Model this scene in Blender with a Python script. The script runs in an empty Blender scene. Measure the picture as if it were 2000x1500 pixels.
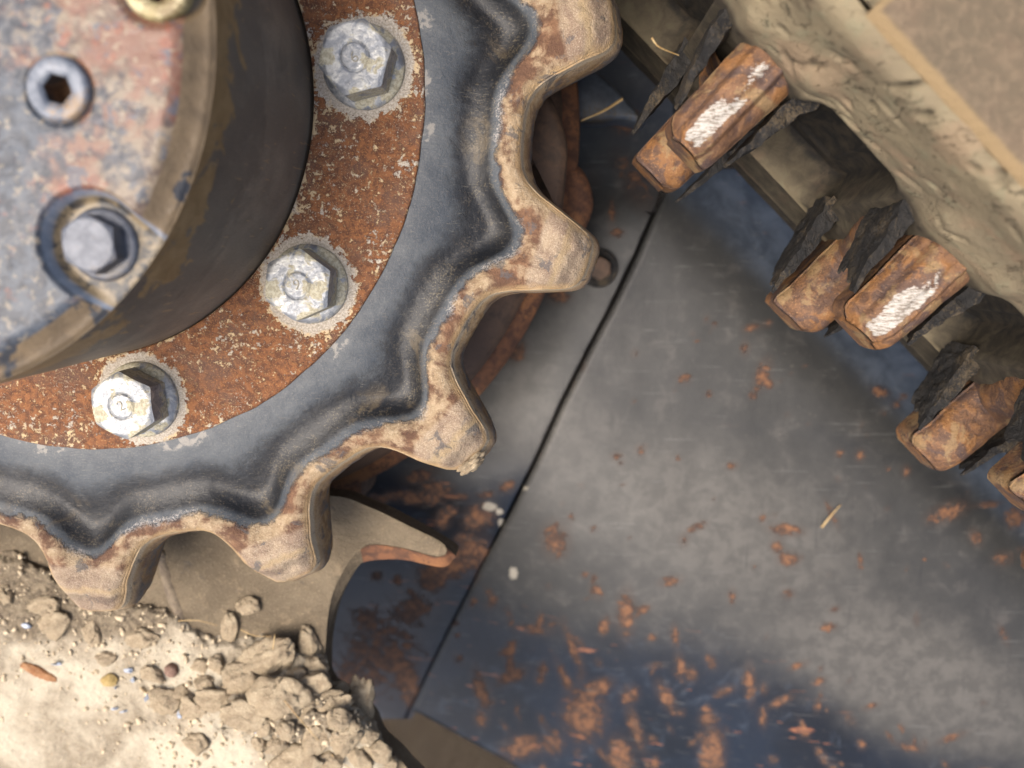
import bpy, bmesh, math, random
import numpy as np
from mathutils import Matrix, Vector
rng = np.random.default_rng(7)
random.seed(7)
S = bpy.context.scene
COL = S.collection

# ------------------------------------------------------------------ camera, sky, sun, exposure
F_PX, D0 = 1455.0, 0.291                 # focal length in photo pixels, camera height over the sprocket face (metres)
C0 = (1000.0, 750.0); VP = (1070.0, 515.0)
_d = np.array([VP[0]-C0[0], C0[1]-VP[1], -F_PX]); _d /= np.linalg.norm(_d)
_Z = -_d
_X = np.array([1., 0, 0]); _X -= _X.dot(_Z)*_Z; _X /= np.linalg.norm(_X)
_Y = np.cross(_Z, _X)
RW = np.stack([_X, _Y, _Z])              # camera axes -> world
def P(u, v, z):
    """the point at height z that lies on the photo's sight line through (u, v)"""
    w = RW @ np.array([u-C0[0], C0[1]-v, -F_PX])
    return w*((z-D0)/w[2]) + np.array([0, 0, D0])
def PX(u, v, z):
    """vectorised P for arrays"""
    u = np.asarray(u, float); v = np.asarray(v, float); z = np.asarray(z, float)
    w = np.stack([u-C0[0], C0[1]-v, -F_PX*np.ones_like(u)], -1) @ RW.T
    return w*((z-D0)/w[..., 2])[..., None] + np.array([0, 0, D0])
cam = bpy.data.cameras.new('camera'); camo = bpy.data.objects.new('camera', cam); COL.objects.link(camo)
M = Matrix([list(RW[i])+[0] for i in range(3)]+[[0, 0, 0, 1]]); M.translation = (0, 0, D0)
camo.matrix_world = M
cam.sensor_width = 36; cam.lens = F_PX/2000*36; cam.clip_start = 0.01; cam.clip_end = 200
_w = RW @ np.array([700-C0[0], C0[1]-600, -F_PX])
cam.dof.use_dof = True; cam.dof.focus_distance = F_PX*(D0-0.002)/abs(_w[2]); cam.dof.aperture_fstop = 6.2
S.camera = camo

SUN_DIR = Vector((-0.42, -0.12, 1.0)).normalized()      # towards the sun
W = bpy.data.worlds.new('World'); S.world = W; W.use_nodes = True
wn = W.node_tree.nodes; sk = wn.new('ShaderNodeTexSky'); sk.sky_type = 'NISHITA'; sk.sun_disc = False
el = math.asin(SUN_DIR.z); az = math.atan2(SUN_DIR.x, SUN_DIR.y)
sk.sun_elevation = el; sk.sun_rotation = az; sk.dust_density = 7.0; sk.air_density = 1.0; sk.ozone_density = 0.6
W.node_tree.links.new(sk.outputs[0], wn['Background'].inputs[0]); wn['Background'].inputs[1].default_value = 0.10
sl = bpy.data.lights.new('sun', 'SUN'); sl.energy = 1.5; sl.angle = math.radians(45); sl.color = (1.0, 0.95, 0.89)
so = bpy.data.objects.new('sun', sl); COL.objects.link(so)
so.rotation_euler = SUN_DIR.to_track_quat('Z', 'Y').to_euler(); so.location = (-1, 0.3, 3)
vs = S.view_settings; vs.view_transform = 'Standard'; vs.look = 'None'; vs.gamma = 1.0; vs.exposure = 1.48

# ------------------------------------------------------------------ numpy noise
def _hash(ix, iy, iz, seed):
    h = (ix*374761393 + iy*668265263 + iz*2147483647 + seed*1274126177) & 0xffffffff
    h = ((h ^ (h >> 13))*1274126177) & 0xffffffff
    h = ((h ^ (h >> 16))*2246822519) & 0xffffffff
    return ((h ^ (h >> 15)) & 0xffffff)/float(0xffffff)
def vnoise(p, seed=0):
    p = np.asarray(p, float); i = np.floor(p).astype(np.int64); f = p-i; f = f*f*(3-2*f)
    r = 0
    for a in (0, 1):
        for b in (0, 1):
            for c in (0, 1):
                w = (f[..., 0] if a else 1-f[..., 0])*(f[..., 1] if b else 1-f[..., 1])*(f[..., 2] if c else 1-f[..., 2])
                r = r + w*_hash(i[..., 0]+a, i[..., 1]+b, i[..., 2]+c, seed)
    return r
def fbm(p, seed=0, octv=4, gain=0.5):
    p = np.asarray(p, float); r = 0; amp = 1; tot = 0
    for o in range(octv):
        r = r+amp*(vnoise(p*(2.03**o)+o*17.3, seed+o)-0.5); tot += amp; amp *= gain
    return r/tot*2          # about -1..1
def ss(a, b, x):
    t = np.clip((np.asarray(x, float)-a)/(b-a), 0, 1); return t*t*(3-2*t)

# ------------------------------------------------------------------ mesh helpers
def link(o, parent=None):
    COL.objects.link(o)
    if parent is not None: o.parent = parent
    return o
def mk(name, V, Fc, mat, parent=None, smooth=True, attrs=None, loc=None):
    """one mesh object from arrays; Fc is a list of index arrays (quads and/or triangles)"""
    me = bpy.data.meshes.new(name); V = np.asarray(V, np.float32)
    if loc is not None: V = V-np.asarray(loc, np.float32)
    Fl = [np.asarray(f, np.int32) for f in (Fc if isinstance(Fc, list) else [Fc]) if len(f)]
    tot = np.concatenate([np.full(len(f), f.shape[1], np.int32) for f in Fl])
    idx = np.concatenate([f.ravel() for f in Fl])
    me.vertices.add(len(V)); me.vertices.foreach_set('co', V.ravel())
    me.loops.add(len(idx)); me.loops.foreach_set('vertex_index', idx)
    me.polygons.add(len(tot)); me.polygons.foreach_set('loop_start', np.concatenate([[0], np.cumsum(tot)[:-1]]).astype(np.int32))
    me.polygons.foreach_set('loop_total', tot)
    me.polygons.foreach_set('use_smooth', np.full(len(tot), bool(smooth)))
    me.update(calc_edges=True); me.validate()
    for k, a in (attrs or {}).items():
        at = me.attributes.new(k, 'FLOAT', 'POINT'); at.data.foreach_set('value', np.asarray(a, np.float32).ravel())
    me.materials.append(mat)
    o = bpy.data.objects.new(name, me); link(o, parent)
    if loc is not None: o.location = loc
    return o
def grid_faces(nr, nc, wrap=False, off=0, flip=False):
    r = np.arange(nr-1)[:, None]; cc = np.arange(nc if wrap else nc-1)[None, :]
    a = r*nc+cc; b = r*nc+(cc+1) % nc; c = (r+1)*nc+(cc+1) % nc; d = (r+1)*nc+cc
    q = np.stack([a, b, c, d], -1).reshape(-1, 4)+off
    return q[:, ::-1] if flip else q
def thing(name, label, cat, loc=(0, 0, 0), group=None):
    o = bpy.data.objects.new(name, None); o.empty_display_size = 0.02; link(o); o.location = loc
    return tag(o, label, cat, group)
def tag(o, label, cat, group=None):
    o['label'] = label; o['category'] = cat
    if group: o['group'] = group
    return o
def from_bm(name, bm, mat, parent=None, smooth=False):
    me = bpy.data.meshes.new(name); bm.normal_update(); bm.to_mesh(me); bm.free(); me.materials.append(mat)
    if smooth: me.polygons.foreach_set('use_smooth', np.ones(len(me.polygons), bool))
    return link(bpy.data.objects.new(name, me), parent)

# ------------------------------------------------------------------ material helpers
def lin(r, g, b, k=0.55):
    f = lambda c: (c/255/12.92 if c <= 10 else ((c/255+0.055)/1.055)**2.4)
    return (f(r)*k, f(g)*k, f(b)*k, 1)
class NT:
    def __init__(s, name):
        s.m = bpy.data.materials.new(name); s.m.use_nodes = True; s.t = s.m.node_tree
        s.bs = s.t.nodes['Principled BSDF']; s.tc = s.t.nodes.new('ShaderNodeTexCoord')
    def n(s, kind): return s.t.nodes.new(kind)
    def put(s, sock, v):
        if hasattr(v, 'is_linked') or isinstance(v, bpy.types.NodeSocket): s.t.links.new(v, sock)
        else: sock.default_value = v
    def noise(s, scale, detail=4, rough=0.55, dist=0.0, vec=None, stretch=None):
        n = s.n('ShaderNodeTexNoise'); n.inputs['Scale'].default_value = scale; n.inputs['Detail'].default_value = detail
        n.inputs['Roughness'].default_value = rough; n.inputs['Distortion'].default_value = dist
        v = vec if vec is not None else s.tc.outputs['Object']
        if stretch is not None:
            mp = s.n('ShaderNodeMapping'); mp.inputs['Scale'].default_value = stretch[0]; mp.inputs['Rotation'].default_value = stretch[1]
            s.t.links.new(v, mp.inputs[0]); v = mp.outputs[0]
        s.t.links.new(v, n.inputs['Vector']); return n.outputs[0]
    def voro(s, scale, feature='F1', vec=None, out=0):
        n = s.n('ShaderNodeTexVoronoi'); n.feature = feature; n.inputs['Scale'].default_value = scale
        s.t.links.new(vec if vec is not None else s.tc.outputs['Object'], n.inputs['Vector']); return n.outputs[out]
    def attr(s, name):
        n = s.n('ShaderNodeAttribute'); n.attribute_name = name; return n.outputs['Fac']
    def math(s, op, a, b=0.0, clamp=False):
        n = s.n('ShaderNodeMath'); n.operation = op; n.use_clamp = clamp; s.put(n.inputs[0], a); s.put(n.inputs[1], b); return n.outputs[0]
    def add(s, a, b): return s.math('ADD', a, b)
    def mul(s, a, b): return s.math('MULTIPLY', a, b)
    def step(s, x, lo, hi, a=0.0, b=1.0):
        n = s.n('ShaderNodeMapRange'); n.interpolation_type = 'SMOOTHSTEP'
        s.put(n.inputs[0], x); n.inputs[1].default_value = lo; n.inputs[2].default_value = hi
        n.inputs[3].default_value = a; n.inputs[4].default_value = b; return n.outputs[0]
    def mix(s, f, a, b):
        n = s.n('ShaderNodeMix'); n.data_type = 'RGBA'; s.put(n.inputs[0], f); s.put(n.inputs[6], a); s.put(n.inputs[7], b); return n.outputs[2]
    def fmix(s, f, a, b):
        n = s.n('ShaderNodeMix'); s.put(n.inputs[0], f); s.put(n.inputs[2], a); s.put(n.inputs[3], b); return n.outputs[0]
    def bump(s, h, dist, strength=1.0, prev=None):
        n = s.n('ShaderNodeBump'); n.inputs['Strength'].default_value = strength; n.inputs['Distance'].default_value = dist
        s.put(n.inputs['Height'], h)
        if prev is not None: s.t.links.new(prev, n.inputs['Normal'])
        return n.outputs[0]
    def done(s, base, rough=0.7, metal=0.0, normal=None, spec=0.5):
        b = s.bs; s.put(b.inputs['Base Color'], base); s.put(b.inputs['Roughness'], rough); s.put(b.inputs['Metallic'], metal)
        s.put(b.inputs['Specular IOR Level'], spec)
        if normal is not None: s.t.links.new(normal, b.inputs['Normal'])
        return s.m

def m_rim():
    t = NT('worn_sprocket_paint')
    rg = t.attr('rg'); d = t.attr('edge_d'); a = t.attr('radial'); tip = t.attr('tip'); wall = t.attr('wall'); rad = t.attr('r')
    fine = t.noise(1300, 3, 0.75); mid = t.noise(260, 7, 0.68, 0.4); big = t.noise(60, 5, 0.62, 0.3); huge = t.noise(22, 3)
    grain = t.noise(2000, 3, 0.75); med = t.noise(110, 6, 0.66, 0.5)
    # paint inside the scoop
    grey = t.mix(t.step(big, 0.38, 0.62), lin(88, 96, 105, 0.36), lin(112, 118, 123, 0.36))
    grey = t.mix(t.mul(t.step(fine, 0.50, 0.66), 0.35), grey, lin(150, 146, 138, 0.42))
    black = t.mix(mid, lin(15, 17, 21, 0.36), lin(36, 39, 45, 0.36))
    pit = t.mul(t.step(t.add(a, t.add(t.mul(t.add(med, -0.5), 0.30), t.mul(t.add(fine, -0.5), 0.25))), 0.28, 0.56), t.step(t.add(rg, t.mul(t.add(mid, -0.5), 2.0)), 0.6, -2.6))
    paint = t.mix(pit, grey, black)
    dustm = t.mul(t.step(t.add(fine, t.mul(t.add(med, -0.5), 0.6)), 0.55, 0.68), t.step(a, 0.35, 0.8))
    paint = t.mix(t.mul(dustm, 0.36), paint, lin(160, 144, 114, 0.45))
    scr = t.noise(260, 3, 0.6, 0.0, stretch=((1, 9, 1), (0, 0, 0.9)))
    paint = t.mix(t.mul(t.step(scr, 0.62, 0.72), 0.35), paint, lin(160, 152, 136, 0.5))
    fl = t.mul(t.step(t.add(rad, t.mul(t.add(mid, -0.5), 14)), 146.5, 144.0), t.step(big, 0.58, 0.62))
    paint = t.mix(t.mul(fl, 0.8), paint, lin(164, 158, 148, 0.55))
    strk = t.mul(t.step(t.noise(40, 5, 0.7, 0.8), 0.56, 0.66), t.step(a, 0.45, 0.8))
    paint = t.mix(t.mul(strk, 0.30), paint, lin(150, 130, 96, 0.5))
    # rust and dust outside it
    r1 = t.mix(t.step(t.add(med, t.mul(t.add(mid, -0.5), 0.6)), 0.40, 0.60), lin(120, 86, 64, 0.46), lin(154, 114, 84, 0.46))
    r1 = t.mix(t.step(t.add(big, t.mul(t.add(med, -0.5), 0.8)), 0.42, 0.62), r1, t.mix(t.step(mid, 0.35, 0.65), lin(174, 148, 114, 0.54), lin(204, 180, 146, 0.54)))
    r1 = t.mix(t.mul(t.step(fine, 0.57, 0.68), t.mul(t.step(big, 0.45, 0.60), 0.7)), r1, lin(228, 210, 180))
    r1 = t.mix(t.mul(t.step(mid, 0.38, 0.30), 0.5), r1, lin(80, 74, 70, 0.5))
    tipc = t.mix(t.step(med, 0.36, 0.64), lin(150, 126, 106, 0.58), lin(188, 166, 138, 0.58))
    tipc = t.mix(t.mul(t.step(grain, 0.51, 0.66), 0.55), tipc, lin(226, 210, 184))
    tipc = t.mix(t.mul(t.step(grain, 0.46, 0.34), 0.4), tipc, lin(92, 74, 62))
    bw = t.add(rad, t.add(t.mul(t.add(big, -0.5), 12), t.mul(t.add(med, -0.5), 6)))
    tipc = t.mix(t.mul(t.mul(t.step(bw, 200.8, 203.6), t.step(bw, 206.5, 203.8)), 0.5), tipc, lin(206, 178, 130))
    tipc = t.mix(t.mul(t.mul(t.step(bw, 206.2, 207.0), t.step(bw, 211.0, 208.2)), 0.45), tipc, lin(92, 78, 68))
    out = t.mix(t.step(t.add(tip, t.mul(t.add(med, -0.5), 0.8)), 0.16, 0.46), r1, tipc)
    edge = t.mul(t.step(t.add(d, t.mul(t.add(mid, -0.5), 5)), 3.4, 0.8), t.step(wall, 0.35, 0.0))
    out = t.mix(t.mul(edge, 0.75), out, lin(206, 172, 124))
    line = t.mul(t.step(t.add(d, t.mul(t.add(med, -0.5), 1.2)), 0.9, 0.3), t.step(wall, 0.10, 0.0))
    out = t.mix(t.mul(line, 0.7), out, lin(236, 218, 188))
    wl = t.mix(t.step(med, 0.42, 0.58), lin(112, 112, 112, 0.6), lin(150, 120, 88, 0.6))
    wl = t.mix(t.step(big, 0.48, 0.56), wl, t.mix(t.step(mid, 0.4, 0.6), lin(160, 122, 80), lin(196, 160, 112)))
    wl = t.mix(t.mul(t.step(fine, 0.56, 0.66), 0.55), wl, lin(205, 190, 165))
    out = t.mix(t.step(t.add(wall, t.mul(t.add(med, -0.5), 0.7)), 0.15, 0.40), out, wl)
    bnd = t.add(rg, t.add(t.mul(t.add(big, -0.5), 10), t.add(t.mul(t.add(mid, -0.5), 5), t.mul(t.add(fine, -0.5), 2))))
    bnd = t.add(bnd, -1.6)
    m = t.step(bnd, 0.0, 2.2)
    col = t.mix(m, paint, out)
    fr = t.mul(t.mul(t.step(bnd, -1.4, 0.4), t.step(bnd, 3.4, 1.0)), t.step(t.add(huge, t.mul(t.add(med, -0.5), 0.4)), 0.50, 0.60))
    col = t.mix(t.mul(fr, t.mul(t.step(fine, 0.44, 0.58), 0.85)), col, lin(200, 192, 184, 0.55))
    gp = t.mul(t.mul(m, t.step(t.noise(85, 6, 0.68, 0.6), 0.57, 0.63)), t.step(wall, 0.9, 0.4))
    col = t.mix(t.mul(gp, 0.7), col, lin(100, 100, 102, 0.5))
    rough = t.fmix(m, t.fmix(pit, 0.52, 0.45), 0.8)
    nb = t.bump(t.add(t.mul(mid, t.fmix(m, 0.35, 1.0)), t.mul(fine, t.fmix(m, 0.12, 0.5))), 0.0010, 1.0)
    return t.done(col, rough, 0.0, nb, 0.4)

def m_ring():
    t = NT('rusted_mounting_ring')
    bd = t.attr('bolt_d'); rin = t.attr('inner')
    mid = t.noise(330, 7, 0.68, 0.25); big = t.noise(60, 4, 0.6); fine = t.noise(1300, 4, 0.7); sp = t.add(t.mul(t.noise(300, 5, 0.66, 0.25), 0.6), t.mul(t.noise(800, 4, 0.7, 0.2), 0.4))
    c = t.mix(t.step(mid, 0.40, 0.60), lin(112, 72, 50, 0.5), lin(164, 108, 68, 0.5))
    c = t.mix(t.mul(t.step(big, 0.46, 0.64), 0.7), c, lin(118, 90, 76, 0.5))
    c = t.mix(t.mul(t.step(fine, 0.54, 0.66), 0.7), c, lin(206, 150, 88, 0.55))
    c = t.mix(t.mul(t.step(fine, 0.44, 0.32), 0.4), c, lin(80, 48, 36))
    near = t.step(t.add(bd, t.mul(t.add(mid, -0.5), 9)), 21.5, 15.5)
    inr = t.mul(t.step(t.add(rin, t.mul(t.add(mid, -0.5), 6)), 3.0, 0.0), t.step(big, 0.42, 0.55))
    thr = t.add(t.add(sp, t.mul(near, 0.24)), t.add(t.mul(inr, 0.10), t.mul(t.add(t.noise(40, 3), -0.5), 0.34)))
    w = t.math('MAXIMUM', t.step(thr, 0.550, 0.585), t.mul(t.step(t.add(fine, t.mul(t.add(t.noise(52, 3), -0.5), 0.5)), 0.62, 0.68), 0.75))
    wc = t.mix(t.step(fine, 0.35, 0.65), lin(184, 170, 150, 0.48), lin(226, 216, 200, 0.52))
    wc = t.mix(t.mul(t.step(t.noise(120, 3), 0.40, 0.56), t.step(near, 0.6, 0.2)), wc, lin(222, 194, 150, 0.56))
    c = t.mix(w, c, wc)
    h = t.add(t.mul(mid, 0.8), t.add(t.mul(w, 0.22), t.mul(fine, 0.25)))
    return t.done(c, 0.8, 0.0, t.bump(h, 0.0009, 1.0), 0.3)

def m_zinc(name, yel=0.5):
    t = NT(name)
    mid = t.noise(210, 6, 0.6, 0.6); fine = t.noise(900, 4, 0.7); big = t.noise(90, 3)
    c = t.mix(t.step(mid, 0.38, 0.62), lin(140, 143, 147, 0.75), lin(190, 189, 183, 0.75))
    ch = t.step(t.add(big, t.mul(t.add(mid, -0.5), 0.9)), 0.60-0.16*yel, 0.68-0.16*yel)
    c = t.mix(ch, c, t.mix(t.step(fine, 0.4, 0.6), lin(190, 180, 150, 0.5), lin(224, 216, 188, 0.52)))
    c = t.mix(t.mul(t.step(t.noise(420, 6, 0.72, 0.4), 0.57, 0.66), 0.6), c, lin(76, 82, 92, 0.9))
    metal = t.fmix(ch, 0.6, 0.05)
    rough = t.fmix(ch, t.fmix(t.step(fine, 0.4, 0.6), 0.40, 0.58), 0.75)
    return t.done(c, rough, metal, t.bump(t.add(mid, t.mul(fine, 0.4)), 0.0005, 0.9))

def m_hubface():
    t = NT('mottled_hub_paint')
    bev = t.attr('bevel'); pk = t.attr('pocket'); pl = t.attr('side')
    mid = t.noise(230, 6, 0.62, 0.4); big = t.noise(30, 4, 0.6); fine = t.noise(800, 3, 0.7); sp = t.noise(380, 4, 0.66, 0.3)
    blue = t.mix(t.step(mid, 0.38, 0.60), lin(54, 62, 76, 0.34), lin(102, 112, 126, 0.34))
    rust = t.mix(t.step(mid, 0.40, 0.60), lin(140, 112, 92, 0.30), lin(184, 164, 138, 0.32))
    rust = t.mix(t.mul(t.step(t.noise(60, 4, 0.6), 0.50, 0.60), 0.65), rust, lin(170, 106, 80, 0.34))
    rust = t.mix(t.mul(t.step(t.noise(150, 5, 0.65, 0.3), 0.54, 0.62), 0.8), rust, lin(96, 104, 118, 0.42))
    k = t.step(t.add(t.add(pl, t.mul(t.add(big, -0.5), 1.1)), t.mul(t.add(mid, -0.5), 0.5)), 0.42, 0.60)
    c = t.mix(k, blue, rust)
    c = t.mix(t.mul(t.step(sp, 0.56, 0.66), 0.6), c, lin(206, 188, 158, 0.36))
    c = t.mix(t.mul(t.step(t.noise(260, 4, 0.6, 0.4), 0.60, 0.66), t.mul(t.step(big, 0.42, 0.55), 0.6)), c, lin(186, 104, 70, 0.36))
    c = t.mix(t.mul(t.step(fine, 0.58, 0.68), 0.4), c, lin(48, 54, 64))
    tan = t.mix(t.step(t.noise(70, 4, 0.6, 0.4), 0.3, 0.7), lin(126, 106, 78, 0.36), lin(160, 136, 102, 0.38))
    tan = t.mix(t.step(t.noise(48, 6, 0.66, 0.5), 0.57, 0.60), tan, lin(60, 62, 68, 0.45))
    c = t.mix(t.step(t.add(bev, t.mul(t.add(mid, -0.5), 0.4)), 0.35, 0.6), c, tan)
    pkc = t.mix(t.step(mid, 0.38, 0.6), lin(58, 58, 60, 0.5), lin(160, 142, 112, 0.5))
    c = t.mix(t.step(pk, 0.35, 0.65), c, pkc)
    rim = t.mul(t.step(pk, 0.08, 0.3), t.step(pk, 0.72, 0.5))
    c = t.mix(t.mul(rim, 0.6), c, lin(136, 150, 170, 0.6))
    return t.done(c, 0.48, 0.0, t.bump(t.add(mid, t.mul(fine, 0.3)), 0.0006, 0.8), 0.5)

def m_hubwall():
    t = NT('dusty_hub_wall')
    h = t.attr('height'); an = t.attr('around')
    mid = t.noise(180, 6, 0.62, 0.5); fine = t.noise(1100, 4, 0.7); big = t.noise(38, 4, 0.6)
    c = t.mix(t.step(big, 0.35, 0.65), lin(116, 106, 94, 0.72), lin(142, 130, 114, 0.72))
    c = t.mix(t.mul(t.step(fine, 0.4, 0.7), 0.5), c, lin(132, 118, 98))
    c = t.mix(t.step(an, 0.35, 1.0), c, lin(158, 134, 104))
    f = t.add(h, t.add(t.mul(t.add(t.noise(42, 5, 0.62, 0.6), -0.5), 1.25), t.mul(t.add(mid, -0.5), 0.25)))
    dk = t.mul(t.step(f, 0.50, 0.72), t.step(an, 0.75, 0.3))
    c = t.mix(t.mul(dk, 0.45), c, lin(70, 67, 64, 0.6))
    c = t.mix(t.step(f, 0.88, 0.91), c, t.mix(t.step(mid, 0.3, 0.7), lin(150, 120, 78), lin(178, 148, 104)))
    c = t.mix(t.mul(t.step(t.noise(600, 2, 0.5, 0, stretch=((1, 1, 0.15), (0.3, 0, 0.4))), 0.68, 0.72), 0.6), c, lin(190, 160, 120))
    return t.done(c, 0.6, 0.0, t.bump(t.add(mid, t.mul(fine, 0.5)), 0.0005, 0.8), 0.4)

def m_steel(name, c0, c1, c2, rough=0.45, metal=0.3, sc=1.0):
    t = NT(name); mid = t.noise(240*sc, 6, 0.6, 0.4); fine = t.noise(1000*sc, 3, 0.7); big = t.noise(60*sc, 3)
    c = t.mix(t.step(mid, 0.35, 0.65), c0, c1); c = t.mix(t.step(t.add(big, t.mul(t.add(fine, -0.5), 0.6)), 0.52, 0.66), c, c2)
    return t.done(c, rough, metal, t.bump(t.add(mid, t.mul(fine, 0.4)), 0.0005, 0.7))

def m_lug():
    t = NT('rusted_track_lug')
    wr = t.attr('wear')
    mid = t.noise(190, 7, 0.66, 0.5); fine = t.noise(1100, 4, 0.72); big = t.noise(48, 4, 0.6)
    c = t.mix(t.step(mid, 0.38, 0.62), lin(112, 82, 64, 0.48), lin(156, 114, 80, 0.48))
    c = t.mix(t.mul(t.step(t.add(big, t.mul(t.add(mid, -0.5), 0.4)), 0.50, 0.60), 0.65), c, lin(184, 128, 72, 0.46))
    c = t.mix(t.mul(t.step(t.noise(90, 5, 0.62, 0.5), 0.50, 0.60), 0.8), c, lin(98, 80, 76, 0.5))
    c = t.mix(t.mul(t.step(t.noise(70, 5, 0.65, 0.7), 0.54, 0.62), 0.75), c, lin(176, 146, 104, 0.5))
    c = t.mix(t.mul(t.step(fine, 0.57, 0.68), 0.5), c, lin(228, 176, 116))
    c = t.mix(t.mul(t.step(fine, 0.44, 0.32), 0.55), c, lin(62, 40, 32))
    fib = t.noise(420, 5, 0.65, 0.3, stretch=((1, 5, 1), (0, 0, -0.6)))
    w = t.step(t.add(wr, t.add(t.mul(t.add(fib, -0.5), 0.8), t.mul(t.add(t.noise(85, 5, 0.65, 0.5), -0.5), 1.6))), 0.50, 0.58)
    c = t.mix(w, c, t.mix(t.step(fib, 0.42, 0.55), lin(160, 146, 130, 0.5), lin(226, 220, 210, 0.5)))
    h = t.add(t.mul(mid, 0.9), t.add(t.mul(fine, 0.3), t.mul(big, 0.6)))
    return t.done(c, t.fmix(w, 0.6, 0.35), t.mul(w, 0.15), t.bump(h, 0.0012, 1.0), 0.4)

def m_rubber():
    t = NT('dusty_track_rubber')
    dust = t.attr('dust'); glo = t.attr('bare')
    mid = t.noise(170, 6, 0.62, 0.5); fine = t.noise(900, 4, 0.7); big = t.noise(26, 4, 0.55)
    tan = t.mix(t.step(big, 0.35, 0.65), lin(134, 121, 98, 0.58), lin(154, 140, 112, 0.58))
    tan = t.mix(t.mul(t.step(mid, 0.52, 0.66), 0.5), tan, lin(140, 136, 110, 0.60))
    tan = t.mix(t.mul(t.step(t.noise(60, 4), 0.52, 0.64), 0.4), tan, lin(162, 134, 108, 0.60))
    wrp = t.noise(95, 3, 0.6)
    w2 = t.n('ShaderNodeVectorMath'); w2.operation = 'MULTIPLY_ADD'
    t.t.links.new(wrpv(t), w2.inputs[0]); w2.inputs[1].default_value = (0.012, 0.012, 0.012); t.t.links.new(t.tc.outputs['Object'], w2.inputs[2])
    cr = t.voro(150, 'DISTANCE_TO_EDGE', w2.outputs[0])
    crack = t.mul(t.step(t.noise(210, 5, 0.7, 1.2, stretch=((1.0, 2.6, 1), (0, 0, 0.5))), 0.38, 0.33), t.step(t.noise(30, 3), 0.42, 0.56))
    cn = t.math('ABSOLUTE', t.add(t.noise(75, 6, 0.62, 0.9, stretch=((1, 1.8, 1), (0, 0, 0.7))), -0.5))
    cl = t.mul(t.step(cn, 0.014, 0.004), t.step(t.noise(42, 4, 0.6), 0.50, 0.60)); crack = t.mul(t.math('MAXIMUM', t.mul(crack, 0.7), cl), t.step(dust, 0.6, 0.9))
    rub = t.mix(t.step(mid, 0.35, 0.7), lin(30, 28, 26, 0.45), lin(66, 58, 46, 0.45))
    c = t.mix(t.step(t.add(dust, t.mul(t.add(mid, -0.5), 0.22)), 0.05, 0.95), rub, tan)
    c = t.mix(t.mul(crack, 0.75), c, lin(66, 54, 40, 0.5))
    c = t.mix(glo, c, t.mix(t.step(fine, 0.35, 0.65), lin(40, 43, 48, 0.45), lin(66, 70, 76, 0.45)))  # smooth bare rubber, its bluish gloss tinted into the colour
    h = t.mul(t.add(t.mul(mid, 0.8), t.add(t.mul(fine, 0.25), t.mul(crack, -1.0))), t.step(dust, 0.05, 0.8, 0.18, 1.0))
    return t.done(c, t.fmix(glo, 0.85, 0.42), 0.0, t.bump(h, 0.0010, 1.0), 0.3)
def wrpv(t):
    n = t.n('ShaderNodeTexNoise'); n.inputs['Scale'].default_value = 60; n.inputs['Detail'].default_value = 3
    t.t.links.new(t.tc.outputs['Object'], n.inputs['Vector']); return n.outputs['Color']

def m_flap():
    t = NT('torn_black_rubber')
    mid = t.noise(260, 6, 0.7, 0.5); fine = t.noise(1200, 4, 0.7); big = t.noise(70, 3)
    c = t.mix(t.step(mid, 0.36, 0.64), lin(18, 18, 19), lin(50, 47, 44, 0.5))
    c = t.mix(t.mul(t.step(t.add(big, t.mul(t.add(fine, -0.5), 0.8)), 0.54, 0.68), 0.5), c, lin(128, 110, 82, 0.5))
    fib = t.noise(420, 6, 0.7, 0.6, stretch=((1, 0.35, 1), (0, 0, 0.75)))
    c = t.mix(t.mul(t.step(fib, 0.56, 0.66), 0.45), c, lin(112, 98, 76, 0.5))
    h = t.add(t.mul(mid, 0.8), t.add(t.mul(fine, 0.3), t.mul(fib, 0.9)))
    return t.done(c, 0.6, 0.0, t.bump(h, 0.0018, 1.0), 0.4)

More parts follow.
